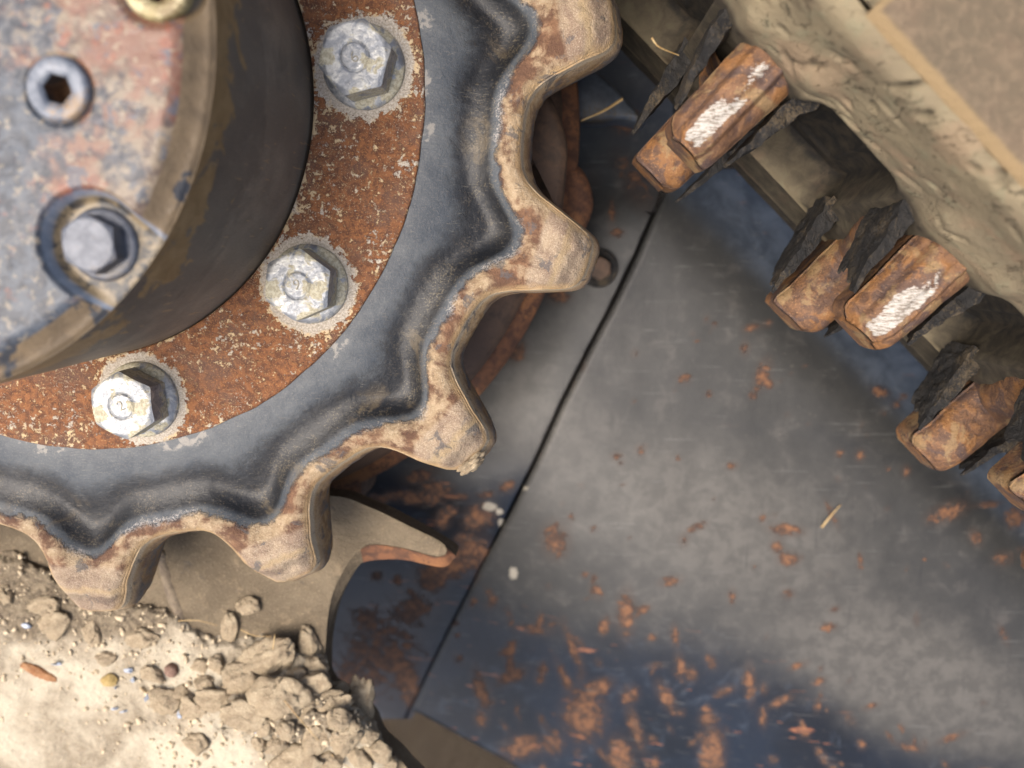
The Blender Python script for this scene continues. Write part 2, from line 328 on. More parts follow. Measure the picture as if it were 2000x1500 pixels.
def m_panel():
    t = NT('dark_painted_plate')
    ru = t.attr('rust'); du = t.attr('dust'); pale = t.attr('pale')
    mid = t.noise(60, 7, 0.68, 0.3); fine = t.noise(500, 4, 0.7); big = t.noise(14, 4, 0.6, 0.3)
    paint = t.mix(t.step(big, 0.35, 0.65), lin(12, 22, 36, 0.28), lin(30, 45, 66, 0.26))
    paint = t.mix(t.mul(t.step(t.noise(55, 6, 0.66, 0.8), 0.54, 0.70), 0.45), paint, lin(84, 96, 112, 0.36))
    dustc = t.mix(t.step(mid, 0.2, 0.8), lin(78, 78, 76, 0.25), lin(94, 93, 90, 0.25))
    dustc = t.mix(t.mul(t.step(t.noise(60, 7, 0.7, 0.4), 0.52, 0.70), 0.35), dustc, lin(134, 128, 122, 0.34))
    dustc = t.mix(t.mul(t.step(t.noise(22, 5, 0.62, 1.0), 0.50, 0.34), 0.5), dustc, lin(58, 58, 58, 0.34))
    dustc = t.mix(t.step(t.add(t.attr('thick'), t.mul(t.add(mid, -0.5), 0.4)), 0.15, 0.95), dustc, t.mix(t.step(t.noise(90, 6, 0.7, 0.3), 0.4, 0.6), lin(112, 109, 103, 0.30), lin(134, 130, 123, 0.30)))  # pale zones: broad sheen of the cover painted into the dust colour
    f = t.add(du, t.add(t.mul(t.add(big, -0.5), 0.45), t.mul(t.add(mid, -0.5), 0.22)))
    c = t.mix(t.step(f, 0.2, 0.8), paint, dustc)
    c = t.mix(t.mul(t.step(t.add(t.attr('sky_sheen'), t.mul(t.add(mid, -0.5), 0.3)), 0.2, 0.9), 0.7), c, t.mix(t.step(t.noise(45, 6, 0.68, 0.5), 0.36, 0.64), lin(74, 84, 98, 0.30), lin(112, 122, 136, 0.36)))  # blue band along the track: sky reflection painted into the colour
    c = t.mix(t.mul(t.step(ru, 0.08, 0.6), 0.35), c, lin(96, 74, 60, 0.36))
    rc = t.mix(t.step(t.add(t.noise(160, 7, 0.72, 0.4), t.mul(t.add(fine, -0.5), 0.5)), 0.42, 0.60), lin(96, 70, 56, 0.38), lin(172, 118, 78, 0.38))
    rf = t.add(ru, t.add(t.mul(t.add(t.noise(95, 7, 0.74, 1.5), -0.5), 2.2), t.mul(t.add(fine, -0.5), 0.5)))
    rc = t.mix(t.mul(t.step(rf, 0.92, 0.66), 0.55), rc, lin(84, 60, 50, 0.44))
    rm = t.mul(t.step(rf, 0.54, 0.74), t.step(ru, 0.02, 0.2))
    c = t.mix(t.mul(rm, 0.85), c, rc)
    scr = t.noise(120, 3, 0.6, 0.3, stretch=((0.25, 2.2, 1), (0, 0, -1.05)))
    sm = t.mul(t.step(scr, 0.665, 0.70), t.step(du, 0.75, 0.3))
    c = t.mix(t.mul(sm, 0.8), c, lin(178, 116, 80, 0.46))
    c = t.mix(t.step(t.add(pale, t.mul(t.add(t.noise(160, 4), -0.5), 1.0)), 0.5, 0.7), c, lin(190, 182, 165, 0.46))
    scl = t.noise(200, 4, 0.6, 0.2, stretch=((0.12, 2.6, 1), (0, 0, -0.95)))
    c = t.mix(t.mul(t.step(scl, 0.64, 0.68), 0.35), c, lin(150, 150, 146, 0.34))
    scd = t.noise(150, 4, 0.6, 0.3, stretch=((2.4, 0.14, 1), (0, 0, -0.62)))
    c = t.mix(t.mul(t.step(scd, 0.64, 0.69), 0.35), c, lin(40, 42, 46, 0.34))
    c = t.mix(t.mul(t.step(t.noise(700, 2, 0.6), 0.68, 0.74), 0.5), c, lin(160, 150, 136, 0.36))
    rough = t.fmix(rm, t.fmix(t.step(f, 0.2, 0.8), 0.32, 0.48), 0.8)
    return t.done(c, rough, 0.0, t.bump(t.add(t.mul(mid, 0.35), t.add(t.mul(rm, 0.5), t.mul(fine, 0.25))), 0.0006, 0.7), 0.40)

def m_dirt(name, a, b, c2, bd=0.0014, grey=False):
    t = NT(name)
    mid = t.noise(150, 6, 0.65, 0.3); fine = t.noise(1400, 4, 0.75); big = t.noise(30, 3)
    c = t.mix(t.step(mid, 0.35, 0.65), a, b); c = t.mix(t.step(big, 0.4, 0.65), c, c2)
    if grey: c = t.mix(t.step(t.add(t.attr('shade_grime'), t.mul(t.add(mid, -0.5), 0.5)), 0.2, 0.8), c, t.mix(t.step(t.noise(300, 5, 0.7), 0.4, 0.6), lin(128, 114, 96, 0.5), lin(164, 148, 124, 0.52)))  # greyer dirt: shade of the sprocket painted in, together with grime
    c = t.mix(t.mul(t.step(fine, 0.56, 0.68), 0.6), c, lin(240, 226, 196, 0.75))
    c = t.mix(t.mul(t.step(fine, 0.43, 0.31), 0.6), c, lin(96, 82, 64))
    return t.done(c, 0.95, 0.0, t.bump(t.add(t.mul(mid, 0.6), t.add(t.mul(t.noise(420, 5, 0.7, 0.3), 0.7), t.mul(fine, 0.45))), bd, 1.0), 0.15)

def m_ledge():
    t = NT('dust_coated_steel'); mid = t.noise(120, 7, 0.7, 0.3); fine = t.noise(900, 4, 0.75); big = t.noise(28, 5, 0.62, 0.5)
    c = t.mix(t.step(big, 0.36, 0.64), lin(128, 114, 94, 0.5), lin(156, 140, 116, 0.5))
    c = t.mix(t.mul(t.step(mid, 0.54, 0.66), 0.6), c, lin(172, 152, 124, 0.52))
    c = t.mix(t.mul(t.step(t.noise(60, 6, 0.7, 0.6), 0.60, 0.68), 0.55), c, lin(96, 92, 88, 0.5))
    c = t.mix(t.mul(t.step(fine, 0.44, 0.32), 0.5), c, lin(90, 78, 62, 0.5)); c = t.mix(t.mul(t.step(fine, 0.56, 0.68), 0.45), c, lin(206, 188, 158, 0.55))
    return t.done(c, 0.92, 0.0, t.bump(t.add(t.mul(mid, 1.2), t.add(t.mul(fine, 0.5), t.mul(big, 2.0))), 0.0016, 1.0), 0.2)
MAT = dict(rim=m_rim(), ring=m_ring(), zinc=m_zinc('zinc_plated_bolt', 0.5), crumb=m_dirt('dirt_crumbs', lin(192, 174, 146, 0.72), lin(220, 202, 172, 0.75), lin(208, 190, 160, 0.72), bd=0.00005), stamp=m_steel('stamped_zinc', lin(150, 144, 128), lin(176, 170, 152), lin(120, 116, 106), 0.5, 0.4), hubface=m_hubface(), hubwall=m_hubwall(),
  grey=m_steel('grey_plug_steel', lin(96, 104, 118), lin(140, 146, 156), lin(150, 128, 104), 0.5, 0.2),
  steel=m_steel('dull_bolt_steel', lin(92, 97, 108, 0.5), lin(122, 126, 136, 0.5), lin(110, 106, 104, 0.5), 0.45, 0.25),
  brass=m_steel('yellow_plug_rim', lin(176, 160, 110, 0.5), lin(216, 204, 160, 0.55), lin(140, 120, 80, 0.5), 0.5, 0.15),
  hole=m_steel('rusty_socket_hole', lin(40, 34, 30), lin(96, 66, 40), lin(120, 84, 50), 0.8, 0.0),
  lug=m_lug(), rubber=m_rubber(), flap=m_flap(), panel=m_panel(),
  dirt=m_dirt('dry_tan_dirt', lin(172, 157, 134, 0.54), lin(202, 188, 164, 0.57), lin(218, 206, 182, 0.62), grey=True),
  clod=m_dirt('dry_clod_dirt', lin(180, 160, 132, 0.60), lin(210, 191, 160, 0.64), lin(196, 176, 146, 0.62), bd=0.0021),
  pink=m_dirt('pinkish_stone', lin(150, 118, 104), lin(176, 142, 126), lin(160, 130, 112)),
  orange=m_dirt('rusty_flake', lin(176, 122, 84), lin(206, 156, 114), lin(190, 140, 100)),
  yellow=m_dirt('yellow_clod', lin(202, 172, 110), lin(226, 200, 140), lin(212, 184, 124)),
  ledge=m_ledge(),
  rib=m_steel('dusty_rib', lin(110, 96, 80), lin(146, 130, 108), lin(84, 76, 70), 0.9, 0.0, 0.8), rust=m_steel('brown_rust', lin(96, 64, 46, 0.5), lin(142, 94, 62, 0.5), lin(166, 112, 68, 0.5), 0.85, 0.0, 0.8),
  rustdark=m_steel('dusty_dark_rust', lin(84, 66, 52), lin(120, 92, 70), lin(108, 84, 66), 0.75, 0.0, 0.6),
  dark=m_steel('dark_blue_steel', lin(22, 30, 40), lin(44, 52, 62), lin(86, 74, 62), 0.4, 0.1, 0.7),
  dullblue=m_steel('dull_blue_grey_paint', lin(62, 72, 86, 0.4), lin(96, 106, 120, 0.4), lin(84, 76, 66, 0.4), 0.55, 0.0, 0.5), straw=m_steel('dry_straw', lin(196, 160, 100), lin(226, 196, 140), lin(176, 136, 84), 0.6, 0.0),
  chip=m_steel('pale_blue_paint_chip', lin(180, 190, 206), lin(214, 220, 230), lin(132, 150, 182), 0.35, 0.1),
  soil=m_dirt('shade_toned_soil', lin(58, 46, 36, 0.3), lin(76, 62, 48, 0.3), lin(66, 54, 42, 0.3)))  # soil colour darkened to stand for shade on the ground

# ------------------------------------------------------------------ ground
n = 60; gx = np.linspace(-1, 1, n); gx = np.sign(gx)*np.abs(gx)**2.2*30
X, Y = np.meshgrid(gx, gx); Zg = -0.52+0.012*fbm(np.stack([X*3, Y*3, 0*X], -1), 3)
g = mk('ground', np.stack([X, Y, Zg], -1).reshape(-1, 3), grid_faces(n, n), MAT['soil']); g['kind'] = 'structure'

# ------------------------------------------------------------------ drive sprocket
CX, CY = -0.1880, 0.0655
TEETH = [7.0, -17.9, -42.5, -67.8, -92.4]
TEETH = TEETH+[-92.4-(360-99.4)/11*k for k in range(1, 11)]
PROF = np.array([(0, 214.2), (1.6, 214.0), (2.4, 213.0), (3.1, 210.4), (3.6, 206.6), (4.1, 202.2), (4.6, 198.2), (5.1, 194.4), (5.7, 189.8), (6.4, 186.0), (7.2, 182.8), (8.5, 180.3), (10, 179.1), (12.4, 178.6), (13, 178.6)])
def tooth_phase(th):
    dd = [(np.asarray(th)-c+180) % 360-180 for c in TEETH]
    dd = np.stack(dd); k = np.argmin(np.abs(dd), 0)
    return np.take_along_axis(dd, k[None], 0)[0], k
def Rout(th):
    d, k = tooth_phase(th)
    wob = 0.25*np.sin(k*2.3+1)
    ph = np.abs(d+wob*np.clip(1-np.abs(d)/12, 0, 1))
    lo = np.interp(((np.asarray(th)+180) % 360)-180, [-120, -92, -68, -43, 10], [3.8, 3.6, 2.0, 0.9, 0.0])
    return (np.interp(ph, PROF[:, 0], PROF[:, 1])+lo)*1e-3
thv = np.concatenate([np.arange(-114, 24, 0.2), np.arange(24, 246, 0.6)])
NC = len(thv)
def smooth_wrap(a, k):
    ker = np.ones(k)/k; return np.convolve(np.concatenate([a[-k:], a, a[:k]]), ker, 'same')[k:-k]
Ro = smooth_wrap(Rout(thv), 3)
ph, kk = tooth_phase(thv)
_q = np.stack([Ro*np.cos(np.radians(thv)), Ro*np.sin(np.radians(thv)), 0*Ro], -1)
Ro = Ro+(0.0005*fbm(_q*130, 85, 4)+0.0003*fbm(_q*420, 87, 3))*(0.4+0.6*ss(0.195, 0.208, Ro))
Rg = (167.4+15.5*np.exp(-(ph/4.6)**2))*1e-3+np.interp(((thv+180) % 360)-180, [-92, -43, 10], [5.0, 2.0, 0])*1e-3
Rg = smooth_wrap(Rg, 7)
NR = 84
tt = np.linspace(0, 1, NR)[:, None]; tt = 1-(1-tt)**1.25
R0 = 0.1400
r = R0+(Ro[None]-R0)*tt
tr = np.radians(thv)[None]+0*r
x = r*np.cos(tr); y = r*np.sin(tr)
ox, oy = Ro*np.cos(np.radians(thv)), Ro*np.sin(np.radians(thv))
dist = np.full(r.shape, 1.0)
for o in range(-45, 46):
    j = (np.arange(NC)+o) % NC
    dist = np.minimum(dist, np.hypot(x-ox[j][None], y-oy[j][None]))
dist[-1] = 0
aa = (r-0.141)/(Rg[None]-0.141)
rgm = r-Rg[None]
tip = ss(0.189, 0.200, r)*np.exp(-(ph[None]/7)**2)
tw = np.exp(-(ph[None]/6.0)**2)
dep = 0.0052+0.0052*tw
z = -0.0012-dep*ss(0.02, 0.92, aa)+(dep+0.0012)*ss(-0.0130, 0.0100, rgm)
z += -0.0045*ss(0.197, 0.215, r)**1.3
z += 0.0012*np.exp(-((r-0.200)/0.004)**2)*tip
re_ = 0.0078
dd = np.clip(re_-dist, 0, re_)
z -= (re_-np.sqrt(np.maximum(re_**2-dd**2, 0)))*0.9
P3 = np.stack([x, y, z], -1)
z += 0.0005*fbm(P3*90, 5, 4)*ss(0.0, 0.006, rgm)+0.0002*fbm(P3*200, 9, 3)
ssub = [(P3.copy())]; ssub[0][..., 2] = z
z = z+0.0010*fbm(P3*np.array([150, 150, 0]), 95, 5, 0.6)*tip
rows = [np.stack([x, y, z], -1)]; wl = [np.zeros_like(r)]
at_d = [dist]; at_rg = [rgm]; at_a = [aa]; at_tip = [tip]; at_r = [r]
NWL = 12; zb = -0.030
for i in range(1, NWL+1):
    f = i/NWL; zz = z[-1]*(1-f)+zb*f
    off = 0.0028*math.sin(math.pi*min(f*1.05, 1))+0.0012*f
    nz = (fbm(np.stack([ox*70, oy*70, zz*40], -1), 21, 4)*0.0009+fbm(np.stack([ox*320, oy*320, zz*200], -1), 23, 3)*0.0003)*math.sin(math.pi*f)
    rr_ = Ro+off+nz
    rows.append(np.stack([rr_*np.cos(tr[0]), rr_*np.sin(tr[0]), zz], -1)[None]); wl.append(np.full((1, NC), f))
    at_d.append(np.zeros((1, NC))); at_rg.append(rgm[-1:]); at_a.append(aa[-1:]); at_tip.append(tip[-1:]); at_r.append(r[-1:])
for rad in (0.16, 0.104):
    rows.append(np.stack([rad*np.cos(tr[0]), rad*np.sin(tr[0]), np.full(NC, zb)], -1)[None]); wl.append(np.ones((1, NC)))
    at_d.append(np.zeros((1, NC))); at_rg.append(rgm[-1:]); at_a.append(aa[-1:]); at_tip.append(0*tip[-1:]); at_r.append(r[-1:])
V = np.concatenate(rows, 0); nrow = V.shape[0]
spro = thing('drive_sprocket', 'toothed sprocket wheel with rusty bolted ring and dark scooped rim around the round hub', 'sprocket', (CX, CY, 0))
mk('toothed_rim', V.reshape(-1, 3), grid_faces(nrow, NC, True, flip=True), MAT['rim'], spro, True,
   dict(edge_d=np.concatenate(at_d)*1e3, rg=np.concatenate(at_rg)*1e3, radial=np.concatenate(at_a), tip=np.concatenate(at_tip), wall=np.concatenate(wl), r=np.concatenate(at_r)*1e3))
# mounting ring
BOLT_PX = [(711, 131), (604, 555), (277, 780)]
BOLTS = [P(u, v, 0.0)-np.array([CX, CY, 0]) for u, v in BOLT_PX]
RB = np.mean([np.hypot(b[0], b[1]) for b in BOLTS]); b_ang = [math.degrees(math.atan2(b[1], b[0])) for b in BOLTS]
thr_ = np.concatenate([np.arange(-114, 24, 0.3), np.arange(24, 246, 1.0)]); NC2 = len(thr_)
rr = np.concatenate([[0.1036, 0.1036], np.linspace(0.1040, 0.1408, 56), [0.1413, 0.1413]])
zz = np.concatenate([[-0.03, -0.0012], np.full(56, 0.0), [-0.0007, -0.006]])
RRg, TH = np.meshgrid(rr, np.radians(thr_), indexing='ij')
xr, yr = RRg*np.cos(TH), RRg*np.sin(TH); zr = np.repeat(zz[:, None], NC2, 1)
zr[2:-2] += 0.00022*fbm(np.stack([xr, yr, 0*xr], -1)[2:-2]*160, 2, 4)
wob = 0.0006*fbm(np.stack([np.cos(np.radians(thr_))*14, np.sin(np.radians(thr_))*14, 0*thr_], -1), 6, 4)
xr[-3:] += wob*np.cos(TH[-3:]); yr[-3:] += wob*np.sin(TH[-3:])
iw = np.clip((0.1408-RRg)/(0.1408-0.1040), 0, 1); xr = xr+iw*(-0.0046); yr = yr+iw*0.0004
bd = np.min([np.hypot(xr-b[0], yr-b[1]) for b in BOLTS], 0)
mk('mounting_ring', np.stack([xr, yr, zr], -1).reshape(-1, 3), grid_faces(len(rr), NC2, True, flip=True), MAT['ring'], spro, True,
   dict(bolt_d=bd*1e3, inner=(RRg-0.1036)*1e3))

def hex_head(rc, h, top_r, nseg=72, ring=None):
    """hex bolt head with a chamfered top; rc = corner radius"""
    ph = np.arange(nseg)*2*math.pi/nseg
    hexr = rc*math.cos(math.pi/6)/np.cos(((ph+math.pi/6) % (math.pi/3))-math.pi/6)
    hexr = np.minimum(hexr, rc*0.985)
    fr = np.array([0, 0.1, 0.2, 0.28, 0.34, 0.37, 0.39, 0.41, 0.43, 0.46, 0.52, 0.62, 0.72, 0.8, 0.86, 0.9, 0.94, 0.98, 1.0])
    rads = fr[:, None]*hexr[None]
    zt = h-np.maximum(0, rads-top_r)*0.58
    if ring: zt = zt-0.00045*np.exp(-((rads-ring)/0.00042)**2)+0.00012*(rads < ring)
    rows = [np.stack([rads*np.cos(ph), rads*np.sin(ph), zt], -1)]
    for zz_, k in ((None, 1.003), (0.0015, 1.006), (0.0, 1.006)):
        zc = zt[-1]-0.0004 if zz_ is None else np.full(nseg, zz_)
        rows.append(np.stack([hexr*k*np.cos(ph), hexr*k*np.sin(ph), zc], -1)[None])
    V = np.concatenate(rows, 0)
    return V.reshape(-1, 3), grid_faces(V.shape[0], nseg, True, flip=True)
def lathe(prof, nseg=64):
    ph = np.arange(nseg)*2*math.pi/nseg; pr = np.array(prof)
    V = np.stack([pr[:, 0:1]*np.cos(ph), pr[:, 0:1]*np.sin(ph), np.repeat(pr[:, 1:2], nseg, 1)], -1)
    return V.reshape(-1, 3), grid_faces(len(pr), nseg, True, flip=True)
def set_sharp(o, deg=32):
    me = o.data; bm = bmesh.new(); bm.from_mesh(me)
    for e in bm.edges:
        e.smooth = not (len(e.link_faces) == 2 and e.calc_face_angle(0) > math.radians(deg))
    bm.to_mesh(me); bm.free()
def text_mesh(s, size, depth):
    cu = bpy.data.curves.new('stamp_text', 'FONT'); cu.body = s; cu.size = size; cu.extrude = depth; cu.align_x = 'CENTER'; cu.align_y = 'CENTER'
    cu.bevel_depth = 0.00008; cu.offset = -0.00012
    o = bpy.data.objects.new('stamp_text', cu); COL.objects.link(o)
    me = bpy.data.meshes.new_from_object(o.evaluated_get(bpy.context.evaluated_depsgraph_get())); bpy.data.objects.remove(o)
    return me
hexV, hexF = hex_head(0.0137, 0.0125, 0.0112, 72, 0.0050)
flV, flF = lathe([(0.0005, 0.0030), (0.010, 0.0030), (0.0126, 0.0029), (0.0142, 0.0022), (0.0152, 0.0014), (0.0155, 0.0007), (0.0155, -0.0005)])
txt = {k: text_mesh(k, 0.0056, 0.0003) for k in ('9', '2')}
for me in txt.values(): me.materials.append(MAT['stamp'])
step = 40.0
specs = [(b_ang[0], RB, -17, '9', -150, 0.9), (b_ang[1], RB, -7, '9', 10, 1.2), (b_ang[2], RB, 3, '2', 25, 1.0)]
for i, (an, rb, rot, ch, trot, yel) in enumerate(specs):
    b = BOLTS[i]
    e = bpy.data.objects.new('bolt', None); e.empty_display_size = 0.01; link(e, spro); e.location = (b[0], b[1], 0.0002); e.rotation_euler = (0.0, 0.0, math.radians(rot))
    mat = MAT['zinc'] if i == 0 else m_zinc('zinc_plated_bolt_aged', yel*0.75)
    f = mk('flange', flV, flF, mat, e, True); f.rotation_euler = (0, 0, i*1.1)
    h = mk('hex_head', hexV, hexF, mat, e, True); h.location = (0, 0, 0.0022); set_sharp(h, 30)
    s_ = bpy.data.objects.new('stamped_number', txt[ch]); link(s_, e); s_.location = (0, 0, 0.0147); s_.rotation_euler = (0, 0, math.radians(trot-rot))

# ------------------------------------------------------------------ final drive hub
HX, HY, HZ = -0.1936, 0.0653, 0.0850
hub = thing('final_drive_hub', 'big round final drive cap with mottled blue and rust face and dusty grey side wall', 'wheel hub', (HX, HY, 0))
HR = 0.1048
BP = P(203, 478, HZ-0.001)-np.array([HX, HY, 0]); PP = P(118, 176, HZ+0.005)-np.array([HX, HY, 0]); QP = P(308, -32, HZ+0.004)-np.array([HX, HY, 0])
th = np.concatenate([np.arange(-130, 50, 0.4), np.arange(50, 230, 1.5)]); nh = len(th)
rr = np.concatenate([np.linspace(0.001, 0.1035, 150), [0.1041, 0.1046, 0.1048]])
RR, TH = np.meshgrid(rr, np.radians(th), indexing='ij')
xh, yh = RR*np.cos(TH), RR*np.sin(TH)
zt = HZ+0.0055-0.0055*ss(0.0950, 0.1045, RR)-0.0012*ss(0.1036, 0.1048, RR)
bev = ss(0.0972, 0.0996, RR)
dxb, dyb = xh-BP[0], yh-BP[1]
ang = math.atan2(BP[1], BP[0]); ca, sa = math.cos(ang), math.sin(ang)
lr, lt_ = dxb*ca+dyb*sa, -dxb*sa+dyb*ca
pd = np.hypot(np.where(lr > 0, lr*0.35, lr), lt_)
pk = ss(0.0158, 0.0112, pd)
zt = zt-(zt-(HZ-0.0008))*pk*(zt > HZ-0.0008)
dq = np.hypot(xh-QP[0], yh-QP[1]); zt -= 0.002*ss(0.012, 0.009, dq)+0.011*ss(0.0076, 0.0066, dq)
dp = np.hypot(xh-PP[0], yh-PP[1]); zt -= 0.0008*ss(0.0100, 0.0088, dp)+0.011*ss(0.0064, 0.0054, dp)
zt += 0.00035*fbm(np.stack([xh, yh, 0*xh], -1)*120, 14, 4)
side = 0.5+(xh*0.62-yh*0.10-0.041)/0.10
side = np.where(yh < -0.045, side-ss(-0.045, -0.09, yh)*0.15, side)
mk('hub_face', np.stack([xh, yh, zt], -1).reshape(-1, 3), grid_faces(len(rr), nh, True, flip=True), MAT['hubface'], hub, True,
   dict(bevel=bev, pocket=pk, side=side))
hh = np.linspace(0, 1, 46); rw = 0.1048-0.0016*ss(0.0, 1.0, hh)
hz = (HZ-0.0012)+( -0.012-(HZ-0.0012))*hh
RW2, TW = np.meshgrid(rw, np.radians(th), indexing='ij'); ZW = np.repeat(hz[:, None], nh, 1)
nw = 0.0003*fbm(np.stack([RW2*np.cos(TW)*60, RW2*np.sin(TW)*60, ZW*60], -1), 8, 4)
RW2 = RW2+nw
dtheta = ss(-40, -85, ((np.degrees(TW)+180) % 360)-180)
mk('side_wall', np.stack([RW2*np.cos(TW), RW2*np.sin(TW), ZW], -1).reshape(-1, 3), grid_faces(46, nh, True, flip=True), MAT['hubwall'], hub, True,
   dict(height=(ZW+0.012)/(HZ+0.011), around=dtheta))
def part_empty(name, parent, loc, rz=0):
    e = bpy.data.objects.new(name, None); e.empty_display_size = 0.01; link(e, parent); e.location = loc; e.rotation_euler = (0, 0, rz); return e
# hex bolt in its pocket
hv, hf = hex_head(0.0083, 0.0062, 0.0068, 72)
e = part_empty('cover_bolt', hub, (BP[0], BP[1], HZ-0.0007), math.radians(2))
V2, F2 = lathe([(0.0005, 0.0014), (0.0088, 0.0014), (0.0098, 0.0011), (0.0103, 0.0), (0.0103, -0.001)]); mk('flange', V2, F2, MAT['steel'], e)
o = mk('hex_head', hv, hf, MAT['steel'], e); o.location = (0, 0, 0.0012); set_sharp(o)
# socket plug: a ring with a hexagonal well
def socket_plug(name, loc, ro, rh, mat, rot):
    e = part_empty(name, hub, loc, rot); ns = 60; ph = np.arange(ns)*2*math.pi/ns
    hx = rh*math.cos(math.pi/6)/np.cos(((ph+math.pi/6) % (math.pi/3))-math.pi/6)
    prof = [(1, -0.001, 1), (1, 0.0006, 1), (0.97, 0.0012, 1), (0.90, 0.0018, 1), (0.75, 0.0022, 1), (0.35, 0.0022, 1), (0.04, 0.0018, 1), (0.0, 0.0012, 1)]
    rows = [np.stack([(hx+(ro-hx)*a)*np.cos(ph), (hx+(ro-hx)*a)*np.sin(ph), np.full(ns, zc)], -1) for a, zc, _ in prof]
    V = np.stack(rows); mk('plug_ring', V.reshape(-1, 3), grid_faces(len(prof), ns, True), mat, e, True)
    w = [(1.0, 0.0012), (0.985, -0.006), (0.6, -0.0065), (0.02, -0.0075)]
    V = np.stack([np.stack([hx*a*np.cos(ph), hx*a*np.sin(ph), np.full(ns, zc)], -1) for a, zc in w])
    mk('hex_well', V.reshape(-1, 3), grid_faces(len(w), ns, True), MAT['hole'], e, True)
socket_plug('socket_plug', (PP[0], PP[1], HZ+0.0048), 0.0086, 0.0040, MAT['grey'], 0.3)
socket_plug('brass_plug', (QP[0], QP[1], HZ+0.0036), 0.0094, 0.0052, MAT['brass'], 0.1)

# ------------------------------------------------------------------ rubber track: built in (s along, p towards the sprocket, z across)
T_ = np.array([math.cos(math.radians(-44.6)), math.sin(math.radians(-44.6))]); N_ = np.array([T_[1], -T_[0]])
N_ = -np.array([-T_[1], T_[0]])           # inward: down and to the left
PLANE = 0.1000; SC = CX*T_[0]+CY*T_[1]; RC = None
RC = PLANE+(CX*N_[0]+CY*N_[1])             # radius at which the belt wraps the sprocket
def tmap(s, p, z):
    s, p, z = np.broadcast_arrays(np.asarray(s, float), np.asarray(p, float), np.asarray(z, float))
    x = s*T_[0]+(p-PLANE)*N_[0]; y = s*T_[1]+(p-PLANE)*N_[1]
    s2 = np.minimum(s-SC, 0); a = s2/RC       # before the tangent point the belt wraps round the wheel
    rad = RC-p; bx = CX+rad*(-N_[0]*np.cos(a)+T_[0]*np.sin(a)); by = CY+rad*(-N_[1]*np.cos(a)+T_[1]*np.sin(a))
    w = (s < SC)
    return np.stack([np.where(w, bx, x), np.where(w, by, y), z], -1)
trk = thing('rubber_track', 'dusty cracked rubber track with rusty metal drive lugs running past the sprocket teeth', 'track', tuple(tmap(0.1, 0, 0)))
TL = np.array(trk.location)
PITCH, S0 = 0.090, 0.006
ZN, ZF, Z0, Z1 = 0.0790, -0.127, -0.060, 0.031
sv = np.arange(-0.30, 0.42, 0.0011); zv = np.concatenate([[ZF-0.0005], np.arange(ZF, ZN, 0.0011)])
SS, ZZ = np.meshgrid(sv, zv, indexing='ij')
u = (SS-S0+PITCH/2) % PITCH-PITCH/2                     # distance to the nearest lug
u_p = (SS-S0+0.0065+PITCH/2) % PITCH-PITCH/2
ms = np.abs(np.abs(u_p)-PITCH/2)                            # distance to the pocket centre
hw, hz_, rc_ = 0.0228, (Z1-Z0)/2, 0.011
qx = ms-(hw-rc_); qz = np.abs(ZZ-(Z0+Z1)/2)-(hz_-rc_)
sd = np.hypot(np.maximum(qx, 0), np.maximum(qz, 0))+np.minimum(np.maximum(qx, qz), 0)-rc_      # <0 inside the pocket
pn = np.stack([SS, ZZ, 0*SS], -1)
pk = ss(0.0012, -0.0022, sd)
floor = -0.018+0.0045*ss(-0.004, -0.0165, sd)*0-0.0*sd
floor = floor+0.007*ss(0.004, 0.031, ZZ)**2+0.0016*np.exp(-((sd+0.012)/0.0018)**2)
p = floor*pk
p = p+0.0028*np.exp(-(np.maximum(np.abs(u)-0.015, 0)/0.005)**2)*ss(-0.085, -0.07, ZZ)*ss(0.060, 0.036, ZZ)
p = p+0.0012*np.exp(-((ZZ+0.0625)/0.0016)**2)
far = ss(-0.094, -0.097, ZZ); p = p-0.0035*far-0.012*ss(-0.117, -0.127, ZZ)**2
p = p-0.006*(1-np.sqrt(np.maximum(1-ss(ZN-0.0095, ZN+0.0001, ZZ)**2*0.98, 0)))
p = p+0.0014*np.exp(-((np.abs(u)-0.0125)/0.0060)**2-((ZZ-0.042)/0.0060)**2)
p = p+(0.0003*fbm(pn*38, 31, 4)+0.00035*fbm(pn*np.array([150, 230, 1]), 33, 4, 0.6)+0.0012*np.abs(fbm(pn*120, 35, 4))*np.exp(-(np.abs(u)/0.022)**4)*ss(0.060, 0.036, ZZ)*ss(-0.07, -0.04, ZZ))*(1-pk*0.7)
gouge = np.zeros_like(p)
for k in range(70):
    s_, z_ = rng.uniform(-0.08, 0.2), rng.uniform(0.034, 0.086); L = rng.uniform(0.0012, 0.0045); wd = rng.uniform(0.0005, 0.0011); a = rng.normal(0.3, 0.5)
    ds, dz = SS-s_, ZZ-z_; l = ds*math.cos(a)+dz*math.sin(a); t = -ds*math.sin(a)+dz*math.cos(a)
    gouge = np.maximum(gouge, np.exp(-(l/L)**2-(t/wd)**2)*rng.uniform(0.3, 1))
